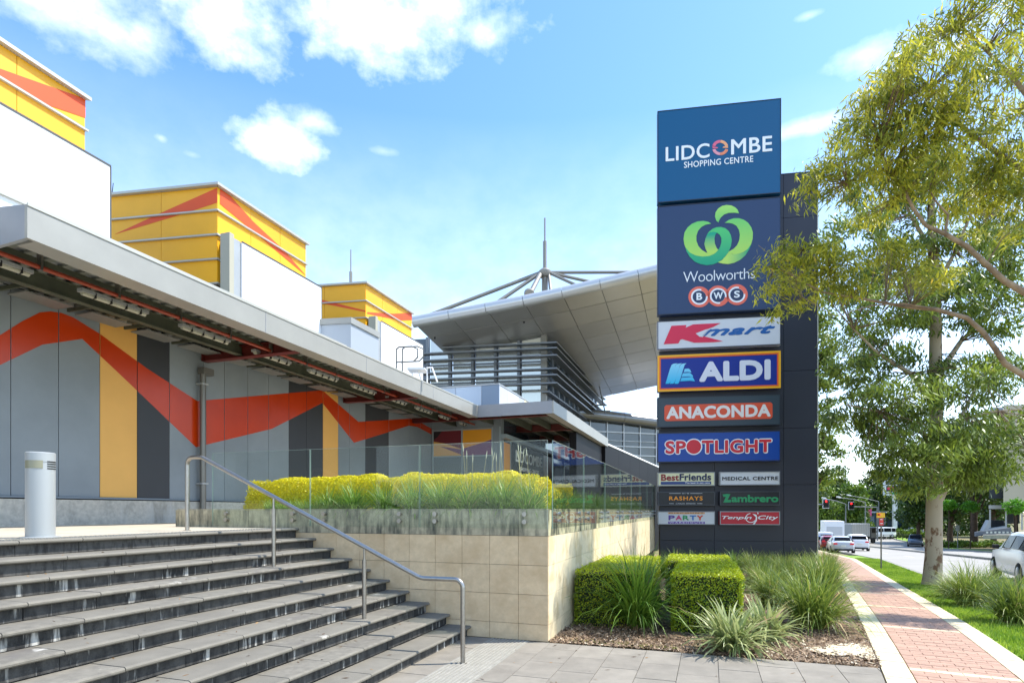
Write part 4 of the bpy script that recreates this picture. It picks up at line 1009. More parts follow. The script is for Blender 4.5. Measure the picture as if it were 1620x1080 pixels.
# ------------------------------------------------------------------ building with the curved silver roof
def silver_building():
    o = thing('curved_roof_building', 'glass building behind the hall with louvre blades and a sweeping silver wing roof', 'building', (3.5, 42, LAND))
    Y0 = 38.0; c = at(861, 542, Y0 + 1.2); top = zat(505, Y0)
    p0 = Vector((c.x, c.y, 0)); RB = RD
    def B(m, r, z): return p0 - MD * m + RB * r + Vector((0, 0, z))
    # louvres: seven blades wrapping the corner
    ys = [542, 550.5, 562, 583, 593, 606]; Lc = at(881, 542, Y0)
    for k, y in enumerate(ys):
        z = zat(y, Lc.y); w = 10.0 if k else 7.8
        q = Vector((Lc.x, Lc.y, z))
        mb = MB(); mb.prism([q, q - MD * w, q - MD * w + RB * .55, q + RB * .55 - MD * .55], (0, 0, .09)); 
        mb.build('louvre_blade', louvre, o)
        mb = MB(); mb.prism([q, q + RB * .55 - MD * .55, q + RB * 19 - MD * .55, q + RB * 19], (0, 0, .09)); mb.build('louvre_blade', louvre, o)
    for k, y in enumerate((620, 640)):
        q = at(869 + k * 6, y, Y0 + .8)
        MB().prism([q, q - MD * .5, q + RB * 17 - MD * .5, q + RB * 17], (0, 0, .09)).build('louvre_blade', louvre, o)
    # glass walls
    for i in range(6):
        m0, m1 = i * 1.62 + .25, (i + 1) * 1.62
        MB().prism([B(m0, .3, LAND), B(m1, .3, LAND), B(m1, .36, LAND), B(m0, .36, LAND)], (0, 0, top + .95 - i * .28 - LAND)).build('glass_wall', sky_glass if i < 5 else win_glass, o)
        MB().prism([B(m0 - .17, .1, LAND), B(m0 + .02, .1, LAND), B(m0 + .02, .4, LAND), B(m0 - .17, .4, LAND)], (0, 0, top + 1.0 - i * .28 - LAND)).build('mullion', louvre, o)
    for y in (570, 600): MB().prism([B(0, .26, zat(y, Y0 + 1)), B(9.6, .26, zat(y, Y0 + 1)), B(9.6, .3, zat(y, Y0 + 1)), B(0, .3, zat(y, Y0 + 1))], (0, 0, .12)).build('transom', louvre, o)
    MB().prism([B(-.1, 0, 0), B(.22, 0, 0), B(.22, .4, 0), B(-.1, .4, 0)], (0, 0, top + .9)).build('corner_column', mast_m, o)
    MB().prism([B(.0, .45, 0), B(9.6, .45, 0), B(9.6, 14, 0), B(.0, 14, 0)], (0, 0, zat(610, Y0 + 1))).build('lower_wall', mat('blue_grey_wall', '#9aa3b4', .4, .1), o)
    for i in range(11):
        r0, r1 = .5 + i * 1.65, .5 + (i + 1) * 1.65 - .15
        MB().prism([B(0, r0, LAND), B(0, r1, LAND), B(.06, r1, LAND), B(.06, r0, LAND)], (0, 0, top + 1.2 - LAND)).build('glass_wall', win_glass, o)
        MB().prism([B(-.12, r1, LAND), B(-.12, r1 + .15, LAND), B(.1, r1 + .15, LAND), B(.1, r1, LAND)], (0, 0, top + 1.6 - LAND)).build('mullion', louvre, o)
    # wing roof
    n = 7; xs = [653, 711, 769, 828, 889, 949, 1009, 1069, 1130]; yse = [510, 499, 488.5, 477, 464, 450, 436, 421, 406]
    E1 = [at(x, y, 36.0 - (i) * .36) for i, (x, y) in enumerate(zip(xs, yse))]
    def under(i_f, v):
        i = min(int(i_f), len(E1) - 2); f = i_f - i; p = E1[i].lerp(E1[i + 1], f)
        q = p + RB * (19.0 * v); drop = 2.3 + .0 * i
        return q - Vector((0, 0, drop * (v ** 1.0) + .25 * math.sin(min(1, v * 2.2) * math.pi / 2) ** 1.0 * (1 - .3 * v)))
    rows = 9
    roof = MB(); vs = []; NN = 16
    for i in range(NN + 1):
        for j in range(rows + 1): vs.append(under(i / 2, j / rows) + Vector((0, 0, .08)))
    fs = [(i * (rows + 1) + j, (i + 1) * (rows + 1) + j, (i + 1) * (rows + 1) + j + 1, i * (rows + 1) + j + 1) for i in range(NN) for j in range(rows)]
    roof.add(vs, fs)
    k = len(vs); tops = [v + Vector((0, 0, .12)) for v in vs]; roof.add(tops, [tuple(reversed(f)) for f in fs])
    rf = roof.build('wing_roof', mat('roof_core', '#4b4a48', .6), o)
    for i in range(8):
        for j in range(rows):
            e = .008; g = .004
            p = [under(i + e, (j + g * 4) / rows), under(i + 1 - e, (j + g * 4) / rows), under(i + 1 - e, (j + 1 - g * 3) / rows), under(i + e, (j + 1 - g * 3) / rows)]
            MB().prism(p, (0, 0, .06)).build('soffit_panel', silver, rf)
    for i in range(8):
        a, b = E1[i], E1[i + 1]; d = (b - a); 
        MB().tube([a + d * .006 + Vector((0, 0, .02)), b - d * .006 + Vector((0, 0, .02))], .34, n=20).build('rolled_edge', silver_l, rf, smooth=True)
    for (x, y) in ((688, 533), (829, 508)):
        q = at(x, y, 37.2); MB().lathe(q, [(.05, -.12), (.05, .0)], 12).build('downlight', dark_m, rf)
    # mast and stays
    mt = thing('roof_mast', 'tapered grey steel mast with tubular stays rising above the silver wing roof', 'mast', at(862, 470, 38.5))
    Ym = 38.5; A = lambda x, y, Y=Ym: at(x, y, Y)
    MB().tube([A(862, 478), A(862, 425)], .21, n=12).build('mast_base', mast_m, mt, smooth=True)
    MB().tube([A(862, 425), A(862, 382)], .13, n=10).build('mast_pole', mast_m, mt, smooth=True)
    MB().tube([A(862, 383), A(862, 345)], .055, n=8).build('mast_tip', mast_m, mt, smooth=True)
    MB().lathe(A(862, 433), [(.3, -.25), (.42, -.1), (.42, .15), (.26, .3)], 14).build('mast_hub', mast_m, mt, smooth=True)
    for (x, y, Y, r) in ((678, 499, 37.5, .12), (784, 480, 37.5, .12), (838, 466, 35.6, .15), (1010, 430.5, 38, .1), (940, 447, 38, .1), (916, 453, 37, .1), (872, 468, 37, .1)):
        MB().tube([A(862 + (6 if x > 862 else -6), 431), A(x, y, Y)], r, n=10).build('stay', mast_m, mt, smooth=True)
    MB().tube([A(837, 464, 35.6), A(838, 466.5, 35.3)], .32, n=16).build('stay_foot', mast_m, mt, smooth=True)
    # lower rolled roof with curtain wall at the right
    q = thing('curtain_wall_building', 'low glass fronted building with a dark rolled metal roof edge behind the black wall', 'building', (10, 52, LAND))
    pts = [at(895, 650, 50), at(930, 655, 51), at(985, 661, 52), at(1040, 668, 53), at(1110, 676, 54.5)]
    for i in range(4): MB().tube([pts[i] , pts[i + 1] - (pts[i + 1] - pts[i]) * .01], .5, n=18).build('rolled_eave', mat('eave_metal', '#7e8083', .3, .7), q, smooth=True)
    hl = at(905, 700, 51); hr = at(1110, 700, 54.9); d = (hr - hl); d.z = 0; nd_ = Vector((-d.y, d.x, 0)).normalized()
    cb = MB().prism([Vector((hl.x, hl.y, -2)), Vector((hr.x, hr.y, -2)), Vector((hr.x, hr.y, -2)) + nd_ * 12, Vector((hl.x, hl.y, -2)) + nd_ * 12], (0, 0, zat(662, 52) + 2)).build('glass_front', win_glass, q)
    ml = mat('mullion_white', '#c4c8cb', .4, .2)
    for i in range(9):
        p = hl + d * (i / 8.0); p.z = 0
        MB().prism([p - nd_ * .12, p + d.normalized() * .09 - nd_ * .12, p + d.normalized() * .09, p], (0, 0, zat(664, 52))).build('mullion', ml, cb)
    for y in (684, 697, 706, 720, 735):
        z = zat(y, 52); p = Vector((hl.x, hl.y, z)); MB().prism([p - nd_ * .14, p + d - nd_ * .14, p + d, p], (0, 0, .1 if y != 697 else .05)).build('transom', ml, cb)
    # black side wall with white capping
    bk = thing('black_wall', 'black clad wall with thin white capping running on from the projecting canopy', 'wall', (8.5, 38, -1))
    a = Vector((4.75, 29.5, 0)); dr = Vector((.386, .9225, 0)); nr = Vector((-.9225, .386, 0)); zt = EYE + 3.34
    for i in range(6):
        p = a + dr * (i * 3.2 + .01); r = a + dr * ((i + 1) * 3.2 - .01)
        MB().prism([Vector((*p.xy, -1.5)), Vector((*r.xy, -1.5)), Vector((*r.xy, -1.5)) + nr * .3, Vector((*p.xy, -1.5)) + nr * .3], (0, 0, zt + 1.5)).build('wall_panel', black_m, bk)
    MB().prism([a - nr * .04 + Vector((0, 0, zt + .002)), a + dr * 19.2 - nr * .04 + Vector((0, 0, zt + .002)), a + dr * 19.2 + nr * .34 + Vector((0, 0, zt + .002)), a + nr * .34 + Vector((0, 0, zt + .002))], (0, 0, .09)).build('capping', white_p, bk)
    # dark return below the projecting canopy
    MB().abox(16.5, 22.6, 3.3, 3.6, -1, EYE + 3.2).build('return_wall', black_m, bk)
    # small equipment frames right of the louvres
    fr = MB(); 
    for x0, y0, x1, y1 in ((948, 610, 958, 655), (925, 640, 960, 641), (930, 650, 965, 650)): fr.tube([at(x0, y0, 50), at(x1, y1, 50)], .06, n=6)
    fr.build('roof_frame', louvre, o)
silver_building()
# ------------------------------------------------------------------ plants
def blades_mesh(name, m, n=260, L=(.5, .85), spread=.10, lean=(.15, 1.0), width=.008, droop=.55, seg=5, seed=0, tones=None, ell=(1, 1)):
    g = np.random.default_rng(seed); az = g.random(n) * 2 * np.pi; r0 = spread * np.sqrt(g.random(n)); a0 = g.random(n) * 2 * np.pi
    base = np.c_[r0 * np.cos(a0) * ell[0], r0 * np.sin(a0) * ell[1], np.zeros(n)]
    Ln = L[0] + (L[1] - L[0]) * g.random(n); le = lean[0] + (lean[1] - lean[0]) * g.random(n) ** 1.1
    d = np.c_[np.cos(az), np.sin(az), np.zeros(n)]; tw = az + np.pi / 2 + g.normal(0, .5, n); s_ = np.c_[np.cos(tw), np.sin(tw), g.normal(0, .15, n)]
    dr = droop * (.4 + g.random(n)); w = width * (.7 + .6 * g.random(n)); pts = []
    th0 = np.pi / 2 - le * .75; pos = base.copy(); ang = th0.copy(); P = [pos.copy()]
    for k in range(seg):
        step = Ln / seg; ang = ang - dr * (1 + k * .45) / seg * 1.6 * (.4 + le)
        pos = pos + d * (np.cos(ang) * step)[:, None]; pos[:, 2] += np.sin(ang) * step; P.append(pos.copy())
    Wd = [1, 1.15, 1.1, .85, .5, .04] if seg == 5 else list(np.linspace(1, .05, seg + 1))
    V = np.zeros((n, seg, 4, 3))
    for k in range(seg):
        a = s_ * (w * Wd[k])[:, None]; b = s_ * (w * Wd[k + 1])[:, None]
        V[:, k, 0] = P[k] - a; V[:, k, 1] = P[k] + a; V[:, k, 2] = P[k + 1] + b; V[:, k, 3] = P[k + 1] - b
    V[..., 2] = np.maximum(V[..., 2], .0)
    tone = np.repeat(np.clip(g.beta(2, 3, n) + (g.random(n) > .93) * .5, 0, 1), seg)
    return raw_mesh(name, V.reshape(-1, 3), 4, tone, m)
LOM = [blades_mesh('strap_leaves', leaf_lom, 420, (.5, .95), .13, (.1, 1.0), .0065, .5, seed=i) for i in range(3)]
LOMO = [blades_mesh('strap_leaves', leaf_lomp, 750, (.75, 1.35), .22, (.1, 1.0), .0075, .45, seed=10 + i) for i in range(3)]
BIG = blades_mesh('strap_leaves', leaf_lom, 520, (.85, 1.5), .14, (.05, .98), .009, .45, seed=21)
FLAX = blades_mesh('flax_leaves', leaf_flax, 230, (.6, 1.05), .18, (.15, 1.15), .021, .42, seed=31)
SKIRT = blades_mesh('dead_leaves', leafmat('dead_leaf', '#6d5238', '#b99d76', .2), 130, (.25, .5), .14, (.9, 1.4), .006, .7, seed=33)
def clump(me, p, label, group=None, sc=1.0, name='strap_leaf_clump', cat='grass clump', skirt=True, rz=None):
    t = thing(name, label, cat, p, group, rz if rz is not None else random.random() * 6.28)
    o = bpy.data.objects.new('leaves', me); COL.objects.link(o); o.parent = t
    if skirt: k = bpy.data.objects.new('dead_leaf_skirt', SKIRT); COL.objects.link(k); k.parent = t
    t.scale = (sc, sc, sc * random.uniform(.95, 1.05)); return t
def gp(x, y, Y=None):                        # ground point under a sight point
    Yd = 3.0
    for _ in range(60):
        X = tx(x) * Yd; need = (EYE - gz(X, Yd)) * F / (y - 806); Yd = Yd * .6 + need * .4
    X = tx(x) * Yd; return Vector((X, Yd, gz(X, Yd)))

# bed
def bed():
    pts = [W(.0, 0.02), W(-.02, -3.42), ST(6.2, .585), ST(12, .585), ST(20, .585), ST(24, .585), W(22, 0.02), W(12, .02), W(4, .02)]
    ss = np.arange(5.6, 27, .5); mb = MB(); 
    # grid in plaza coordinates following the ground
    na, nb = 60, 30; grid = {}
    for i in range(na + 1):
        for j in range(nb + 1):
            a = i / na * 17.5 - .02; 
            # right limit where the path border lies
            p0 = W(a, 0); # b so that p.dot(ND) = .585
            bR_ = (p0.dot(ND) - .592) / (ED.dot(ND)); q = W(a, bR_ * j / nb if j else .0)
            s = q.dot(DD); z = H(s) - .035 + .03 * math.sin(a * 2.1 + j) * math.sin(j * .7) * (0 if i == 0 or j in (0, nb) else 1)
            mb.v.append((q.x, q.y, z + (.02 if i == 0 else .03)))
    for i in range(na):
        for j in range(nb): mb.f.append((i * (nb + 1) + j, (i + 1) * (nb + 1) + j, (i + 1) * (nb + 1) + j + 1, i * (nb + 1) + j + 1)); mb.m.append(0)
    m = mat('bed_soil', '#503d2e', .95, col2='#8a7153', vscale=7, bump=1.0, bscale=70, detail=10)
    mb.build('garden_bed', m, kind='structure', fix=False)
    # bark chips and dry litter
    n = 26000; g = np.random.default_rng(5); a = g.random(n) ** 1.5 * 6 ; f = g.random(n)
    P = np.zeros((n, 3))
    for i in range(n):
        p0 = W(a[i], 0); bR_ = (p0.dot(ND) - .61) / (ED.dot(ND)); q = W(a[i], bR_ * f[i]); P[i] = (q.x, q.y, H(q.dot(DD)) + .004 + g.random() * .014)
    az = g.random(n) * 6.28; L = .006 + g.random(n) ** 2.5 * .026; w = .003 + g.random(n) * .006; tl = g.normal(0, .35, n)
    u = np.c_[np.cos(az) * L, np.sin(az) * L, tl * L]; v = np.c_[-np.sin(az) * w, np.cos(az) * w, g.normal(0, .4, n) * w]
    V = np.stack([P - u - v, P + u - v, P + u + v, P - u + v], 1)
    me = raw_mesh('bark_chips', V.reshape(-1, 3), 4, g.random(n), leafmat('bark_chip', '#4a382c', '#a98e70', 0, .8, c3='#e0d2b4')); place('bark_litter', me, kind='stuff')
    # bright sandy corner by the path
    q = gp(1350, 1030); sm = MB(); k = 24; c = Vector((q.x, q.y, 0))
    ring_ = []
    for i in range(k):
        an = i / k * 6.283; r = .42 * (1 + .25 * math.sin(an * 3 + 1) + .12 * math.sin(an * 7)); p = c + RD * math.cos(an) * r * .9 + ED * math.sin(an) * r
        d = p.dot(ND); 
        if d > .585: p -= ND * (d - .585)
        ring_.append(Vector((p.x, p.y, gz(p.x, p.y) + .008)))
    sm.add([Vector((c.x, c.y, gz(c.x, c.y) + .022))] + ring_, [(0, 1 + i, 1 + (i + 1) % k) for i in range(k)])
    sm.build('sand_patch', mat('pale_sand', '#b9a67e', .95, col2='#e2dac2', vscale=9, bump=.6, bscale=90), kind='structure')
    # moss line by the paving
    n = 5000; a = .02 + np.abs(g.normal(0, .10, n)); b = -.25 - g.random(n) * 1.3; P = np.array([list(W(a[i], b[i], .006)) for i in range(n)])
    az = g.random(n) * 6.28; L = .006; u = np.c_[np.cos(az) * L, np.sin(az) * L, np.zeros(n)]; v = np.c_[-np.sin(az) * L, np.cos(az) * L, np.zeros(n)]
    place('moss', raw_mesh('moss', np.stack([P - u - v, P + u - v, P + u + v, P - u + v], 1).reshape(-1, 3), 4, g.random(n), leafmat('moss_green', '#5b6a1c', '#93943c', 0, .9)), kind='stuff')
bed()

def leaf_quads(P, N_, L, wr=.5, g=None, updroop=0.0, tone=None):
    """small leaves at P, lying roughly across the direction N_"""
    n = len(P); t = g.normal(size=(n, 3)); t -= (t * N_).sum(1)[:, None] * N_; t /= np.linalg.norm(t, axis=1)[:, None] + 1e-9
    s = np.cross(N_, t); tip = t * L[:, None]; tip[:, 2] -= updroop * L
    w = s * (L * wr * .5)[:, None]; mid = P + tip * .45
    return np.stack([P, mid + w, P + tip, mid - w], 1)
def hedge_box(name, label, o, ux, uy, h, m, dens=2600, L=(.018, .034), rough=.02, seed=0, round_=.03, z0=0.0):
    """clipped hedge: o corner on the ground, ux/uy edge vectors, height h"""
    g = np.random.default_rng(seed); t = thing(name, label, 'hedge', o + (ux + uy) / 2)
    inner = MB().box(o + ux.normalized() * .05 + uy.normalized() * .05 + Vector((0, 0, z0)), ux - ux.normalized() * .1, uy - uy.normalized() * .1, (0, 0, h - .05 - z0))
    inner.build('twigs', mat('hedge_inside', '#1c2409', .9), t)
    lx, ly = ux.length, uy.length; ex = np.array(ux.normalized()); ey = np.array(uy.normalized()); ez = np.array((0, 0, 1.)); faces = [(lx, ly, ex, ey, ez, 'top'), (lx, h, ex, ez, -ey, 'f'), (lx, h, ex, ez, ey, 'b'), (ly, h, ey, ez, -ex, 'l'), (ly, h, ey, ez, ex, 'r')]
    Ps = []; Ns = []
    for (a, b, ea, eb, n_, w) in faces:
        k = int(a * b * dens); u = g.random(k) * a; v = g.random(k) * b; dep = -np.abs(g.normal(0, rough * 1.6, k)) + g.random(k) * .012
        # soft rolling of the clipped surface
        dep += .012 * np.sin(u * 9 + seed) * np.sin(v * 11) - .0
        O = np.array(o) + (ez * h if w == 'top' else 0) + (ey * ly if w == 'b' else 0) + (ex * lx if w == 'r' else 0)
        edge = np.minimum.reduce([u, a - u, v if w == 'top' else np.full(k, 9.), b - v]); dep -= np.clip(round_ - edge, 0, 1) * .7
        dep += (g.random(k) < .03) * np.abs(g.normal(0, .035, k))
        P = O + ea * u[:, None] + eb * v[:, None] + n_ * dep[:, None]; Ps.append(P); nn = n_ + g.normal(0, .55, (k, 3)) + ez * .25; nn /= np.linalg.norm(nn, axis=1)[:, None]; Ns.append(nn)
    P = np.concatenate(Ps); N_ = np.concatenate(Ns); keep = P[:, 2] > o.z + z0 + .01; P = P[keep]; N_ = N_[keep]; n = len(P)
    V = leaf_quads(P, N_, L[0] + (L[1] - L[0]) * g.random(n), .62, g)
    place('leaves', raw_mesh('hedge_leaves', V.reshape(-1, 3), 4, np.clip(g.normal(.42, .25, n) + .38 * (P[:, 2] > o.z + h - .05), 0, 1), m), t)  # top leaves toned brighter: new growth plus sunlight put into the colour
    return t
def mound_hedge(name, label, fn, n, m, L=(.02, .04), seed=0, inner=None):
    pass
ORD = ['first', 'second', 'third', 'fourth', 'fifth', 'sixth', 'seventh', 'eighth', 'ninth']
def garden():
    # clipped box hedges
    q = gp(1062, 1000); o = Vector((q.x, q.y, -.02)); rot = -R_(0)
    hx = ED * .90; hy = RD * 2.2
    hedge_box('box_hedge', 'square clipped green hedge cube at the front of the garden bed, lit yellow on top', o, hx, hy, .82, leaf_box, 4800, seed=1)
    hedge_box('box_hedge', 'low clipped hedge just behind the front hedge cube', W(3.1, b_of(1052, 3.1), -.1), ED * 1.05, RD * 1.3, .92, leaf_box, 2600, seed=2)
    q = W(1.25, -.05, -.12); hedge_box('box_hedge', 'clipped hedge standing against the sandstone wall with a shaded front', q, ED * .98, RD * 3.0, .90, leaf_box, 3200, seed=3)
    # named clumps
    def C(me, x, y, label, sc=1.0, **k): return clump(me, gp(x, y), label, sc=sc, **k)
    C(BIG, 1008, 992, 'tallest green strap-leaf clump between the wall hedge and the front hedge cube', .9)
    C(FLAX, 1158, 1030, 'broad striped flax with yellow edged leaves in front of the hedge cube', .72, name='striped_flax', cat='flax')
    C(FLAX, 1210, 1012, 'second striped flax just behind the front one, right of the hedge cube', .66, name='striped_flax', cat='flax')
    C(LOMO[0], 1284, 992, 'large olive strap-leaf clump nearest the path at the right of the garden bed', .90)
    C(LOM[1], 965, 968, 'thin arching strap-leaf clump before the shaded front of the wall hedge', 1.0)
    C(LOMO[1], 1222, 958, 'olive strap-leaf clump right behind the flax plants', .72)
    C(LOMO[2], 1300, 940, 'olive strap-leaf clump leaning over the path border behind the largest one', .85)
    names = ['beside the hedge cube', 'at the middle of the bed', 'near the path edge', 'below the pylon sign', 'at the far path edge', 'in front of the pylon foot', 'at the far right of the pylon']
    pts = [(1205, 936), (1245, 930), (1285, 922), (1210, 918), (1240, 912), (1270, 910), (1300, 908), (1325, 918), (1190, 907), (1222, 905), (1255, 904), (1290, 903), (1318, 904), (1162, 905), (1130, 905), (1100, 906), (1070, 908), (1148, 912), (1045, 912)]
    for i, (x, y) in enumerate(pts):
        p = gp(x, y)
        if p.dot(ND) > .3: p -= ND * (p.dot(ND) - .3)
        clump(LOMO[i % 3] if x > 1170 else LOM[i % 3], p, 'olive strap-leaf clump in the dense planting between the hedge cube and the pylon', 'strap-leaf clumps massed in the garden bed', (.62 if x > 1170 else .95) + random.random() * .15, skirt=False)
    # clumps and stalk with white flowers
    # raised planter: grasses and the golden hedge
    z = TOP - .12
    for i, (x, a, sc, me) in enumerate([(520, .42, .72, 1), (560, .38, .8, 0), (610, .40, .85, 1), (655, .38, .85, 2), (700, .40, .92, 0), (742, .38, .9, 1), (775, .5, .8, 2), (800, .42, .85, 0), (838, .36, .8, 1)]):
        b = b_of(x, a); clump(LOM[me], W(a, b, z), ['pale half-dry', 'green', 'bushy green', 'green', 'widest dark green', 'dark green', 'slender', 'green', 'light green'][i] + ' strap-leaf clump behind the front glass, number %s from the left' % ['one', 'two', 'three', 'four', 'five', 'six', 'seven', 'eight', 'nine'][i] if False else
              ORD[i] + ' from the left of the taller strap-leaf clumps behind the front glass', 'strap-leaf clumps in the raised planter', sc * .88, skirt=False)
    for i in range(18):
        a = .8 + i * .7; clump(LOM[i % 3], W(a, .42, z), 'green strap-leaf clump behind the long side balustrade', 'strap-leaf clumps along the side glass', .68, skirt=False)
    for i in range(7):
        b = b_of(430 + i * 18, .33); clump(LOM[i % 3], W(.33, b, z), ORD[i] + ' short strap-leaf clump from the left end of the raised planter', 'short clumps at the planter end', .4, skirt=False)
    # golden hedge: rounded body made of leaves
    def golden(label, a0, a1, b0, b1, h, seed, wob):
        g = np.random.default_rng(seed); t = thing('golden_hedge', label, 'hedge', W((a0 + a1) / 2, (b0 + b1) / 2, z))
        la, lb = a1 - a0, b1 - b0; n = int(la * lb * 15000 * 1.6) ; u = g.random(n) * 2 - 1; v = g.random(n) * 2 - 1
        def hh(u, v):
            bb = (v + 1) / 2 * lb; d = np.minimum(1 - np.abs(u), 1.0) * la / 2; e = np.minimum(1 - v, 1 + v) * lb / 2
            ed = np.minimum(d, e * .7); return h * np.clip(ed / .34, 0, 1) ** .42 + wob * np.sin(bb * 2.1 + seed) * np.clip(ed * 3, 0, 1) + .012 * np.sin(bb * 13 + u * 5)
        zz = hh(u, v); a = (a0 + a1) / 2 + u * la / 2; b = (b0 + b1) / 2 + v * lb / 2
        P = np.c_[CX + RD.x * a - ED.x * b, CY + RD.y * a - ED.y * b, z + zz - np.abs(g.normal(0, .018, n))]
        e = .01; du = (hh(u + e, v) - hh(u - e, v)) / (2 * e * la / 2); dv = (hh(u, v + e) - hh(u, v - e)) / (2 * e * lb / 2)
        N_ = np.c_[-du * RD.x + dv * ED.x, -du * RD.y + dv * ED.y, np.ones(n)] ; N_ /= np.linalg.norm(N_, axis=1)[:, None]; N_ = N_ + g.normal(0, .4, (n, 3)); N_ /= np.linalg.norm(N_, axis=1)[:, None]
        # extra leaves down the steep sides
        V = leaf_quads(P, N_, .02 + .02 * g.random(n), .62, g)
        k = n // 2; uu = np.sign(g.random(k) - .6) * 1.0; vv = g.random(k) * 2 - 1; az_ = g.random(k); a_ = (a0 + a1) / 2 + uu * (la / 2 - .01) * 1.0; b_ = (b0 + b1) / 2 + vv * lb / 2 * .97
        zz_ = az_ * h * .9; a_ -= uu * .14 * (zz_ / h) ** 2
        P2 = np.c_[CX + RD.x * a_ - ED.x * b_, CY + RD.y * a_ - ED.y * b_, z + zz_]; N2 = np.c_[RD.x * uu, RD.y * uu, np.zeros(k)] + g.normal(0, .45, (k, 3)); N2 /= np.linalg.norm(N2, axis=1)[:, None]
        V2 = leaf_quads(P2, N2, .02 + .02 * g.random(k), .62, g); V = np.concatenate([V, V2]); m_ = n + k
        place('leaves', raw_mesh('hedge_leaves', V.reshape(-1, 3), 4, np.clip(g.normal(.6, .25, m_), 0, 1), leaf_yel), t)
        c = MB(); NN = 14; M2 = 40; vs = []
        for i in range(NN + 1):
            for j in range(M2 + 1):
                U = -1 + 2 * i / NN; V_ = -1 + 2 * j / M2; q = W((a0 + a1) / 2 + U * (la / 2 - .04), (b0 + b1) / 2 + V_ * (lb / 2 - .04), z + max(0.0, float(hh(np.array([U]), np.array([V_]))[0]) - .06)); vs.append(q)
        c.add(vs, [(i * (M2 + 1) + j, (i + 1) * (M2 + 1) + j, (i + 1) * (M2 + 1) + j + 1, i * (M2 + 1) + j + 1) for i in range(NN) for j in range(M2)])
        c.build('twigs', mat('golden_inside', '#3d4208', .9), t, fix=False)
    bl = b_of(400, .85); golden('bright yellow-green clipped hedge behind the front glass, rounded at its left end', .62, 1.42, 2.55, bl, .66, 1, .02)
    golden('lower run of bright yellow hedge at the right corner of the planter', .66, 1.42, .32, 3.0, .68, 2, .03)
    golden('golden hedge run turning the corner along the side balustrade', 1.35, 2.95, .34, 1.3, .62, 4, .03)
    golden('low golden hedge far along the side balustrade', 4.5, 12.5, .35, 1.1, .42, 3, .04) if False else None
    # feathery seed stalks
    t = thing('seed_stalks', 'thin pale grass seed stalks standing above the yellow hedge', 'grass stalks', W(.7, .9, z)); mb = MB()
    heads = MB()
    for x, h in [(738, .95), (742, .85), (748, .8), (760, .84), (770, .82), (783, .95), (785, .88), (790, .8), (800, .86), (812, .9), (818, .85), (825, .93), (830, .82), (838, .86)]:
        b = b_of(x, .62); p = W(.62, b, z); tp = p + Vector((random.uniform(-.1, .1), 0, h * 1.02)); mid = (p + tp) / 2 + Vector((random.uniform(-.02, .02), 0, .02))
        mb.tube([p, mid, tp], .0022, n=4); d = (tp - mid).normalized(); heads.tube([tp - d * .02, tp + d * .03, tp + d * .10], [.003, .007, .002], n=5)
    mb.build('stalks', mat('stalk_straw', '#b5a876', .8), t); heads.build('seed_heads', mat('seed_head', '#d6cfae', .8), t)
    # verge clumps beside the gum tree
    for (x, y, l, sc, me) in [(1535, 958, 'olive strap-leaf clump on the lawn right of the gum trunk', 1.25, LOMO[0]), (1505, 945, 'small strap-leaf clump close against the gum trunk', .9, LOMO[1]), (1605, 985, 'biggest strap-leaf clump on the verge, at the right edge below the parked white car', 1.2, LOMO[2]),
                              (1650, 985, 'strap-leaf clump half out of view at the right edge', 1.25, LOM[0]), (1565, 950, 'strap-leaf clump in front of the white car nose', 1.05, LOMO[1]), (1600, 945, 'strap-leaf clump on the kerb beside the white car door', 1.1, LOM[2])]:
        p = gp(x, y); clump(me, p, l, sc=sc * .62)
garden()

# ------------------------------------------------------------------ trees
def leaf_cloud(blobs, n_tot, L, wr, g, droop=.8, cl=26, csp=.22, hollow=.35):
    """blobs: (centre, radii) -> leaves in drooping sprays; returns quads, tones, twig ends"""
    vol = np.array([b[1][0] * b[1][1] * b[1][2] for b in blobs]) ** .7; k = (vol / vol.sum() * n_tot / cl).astype(int) + 3
    Cs = []
    for (c, r), q in zip(blobs, k):
        d = g.normal(size=(q, 3)); d /= np.linalg.norm(d, axis=1)[:, None]; rr = (hollow + (1 - hollow) * g.random(q)) ** .6
        Cs.append(np.array(c) + d * rr[:, None] * np.array(r))
    Cs = np.concatenate(Cs); m = len(Cs); n = m * cl
    cen = np.repeat(Cs, cl, 0); off_ = g.normal(0, csp, (n, 3)) * np.array([1, 1, .62]); P = cen + off_
    ax = g.normal(size=(n, 3)) * .5; ax[:, 2] = -np.abs(ax[:, 2]) * .8 - droop; base = np.repeat(g.normal(0, .75, (m, 3)), cl, 0); base[:, 2] = 0
    ax += base; ax /= np.linalg.norm(ax, axis=1)[:, None]
    ll = L[0] + (L[1] - L[0]) * g.random(n); s = np.cross(ax, g.normal(size=(n, 3))); s /= np.linalg.norm(s, axis=1)[:, None] + 1e-9
    tip = P + ax * ll[:, None]; mid = P + ax * (ll * .42)[:, None]; w = s * (ll * wr * .5)[:, None]
    tone = np.clip(np.repeat(g.beta(1.1, 1.3, m), cl) * .72 + g.random(n) * .3, 0, 1)
    return np.stack([P, mid + w, tip, mid - w], 1).reshape(-1, 3), tone, Cs
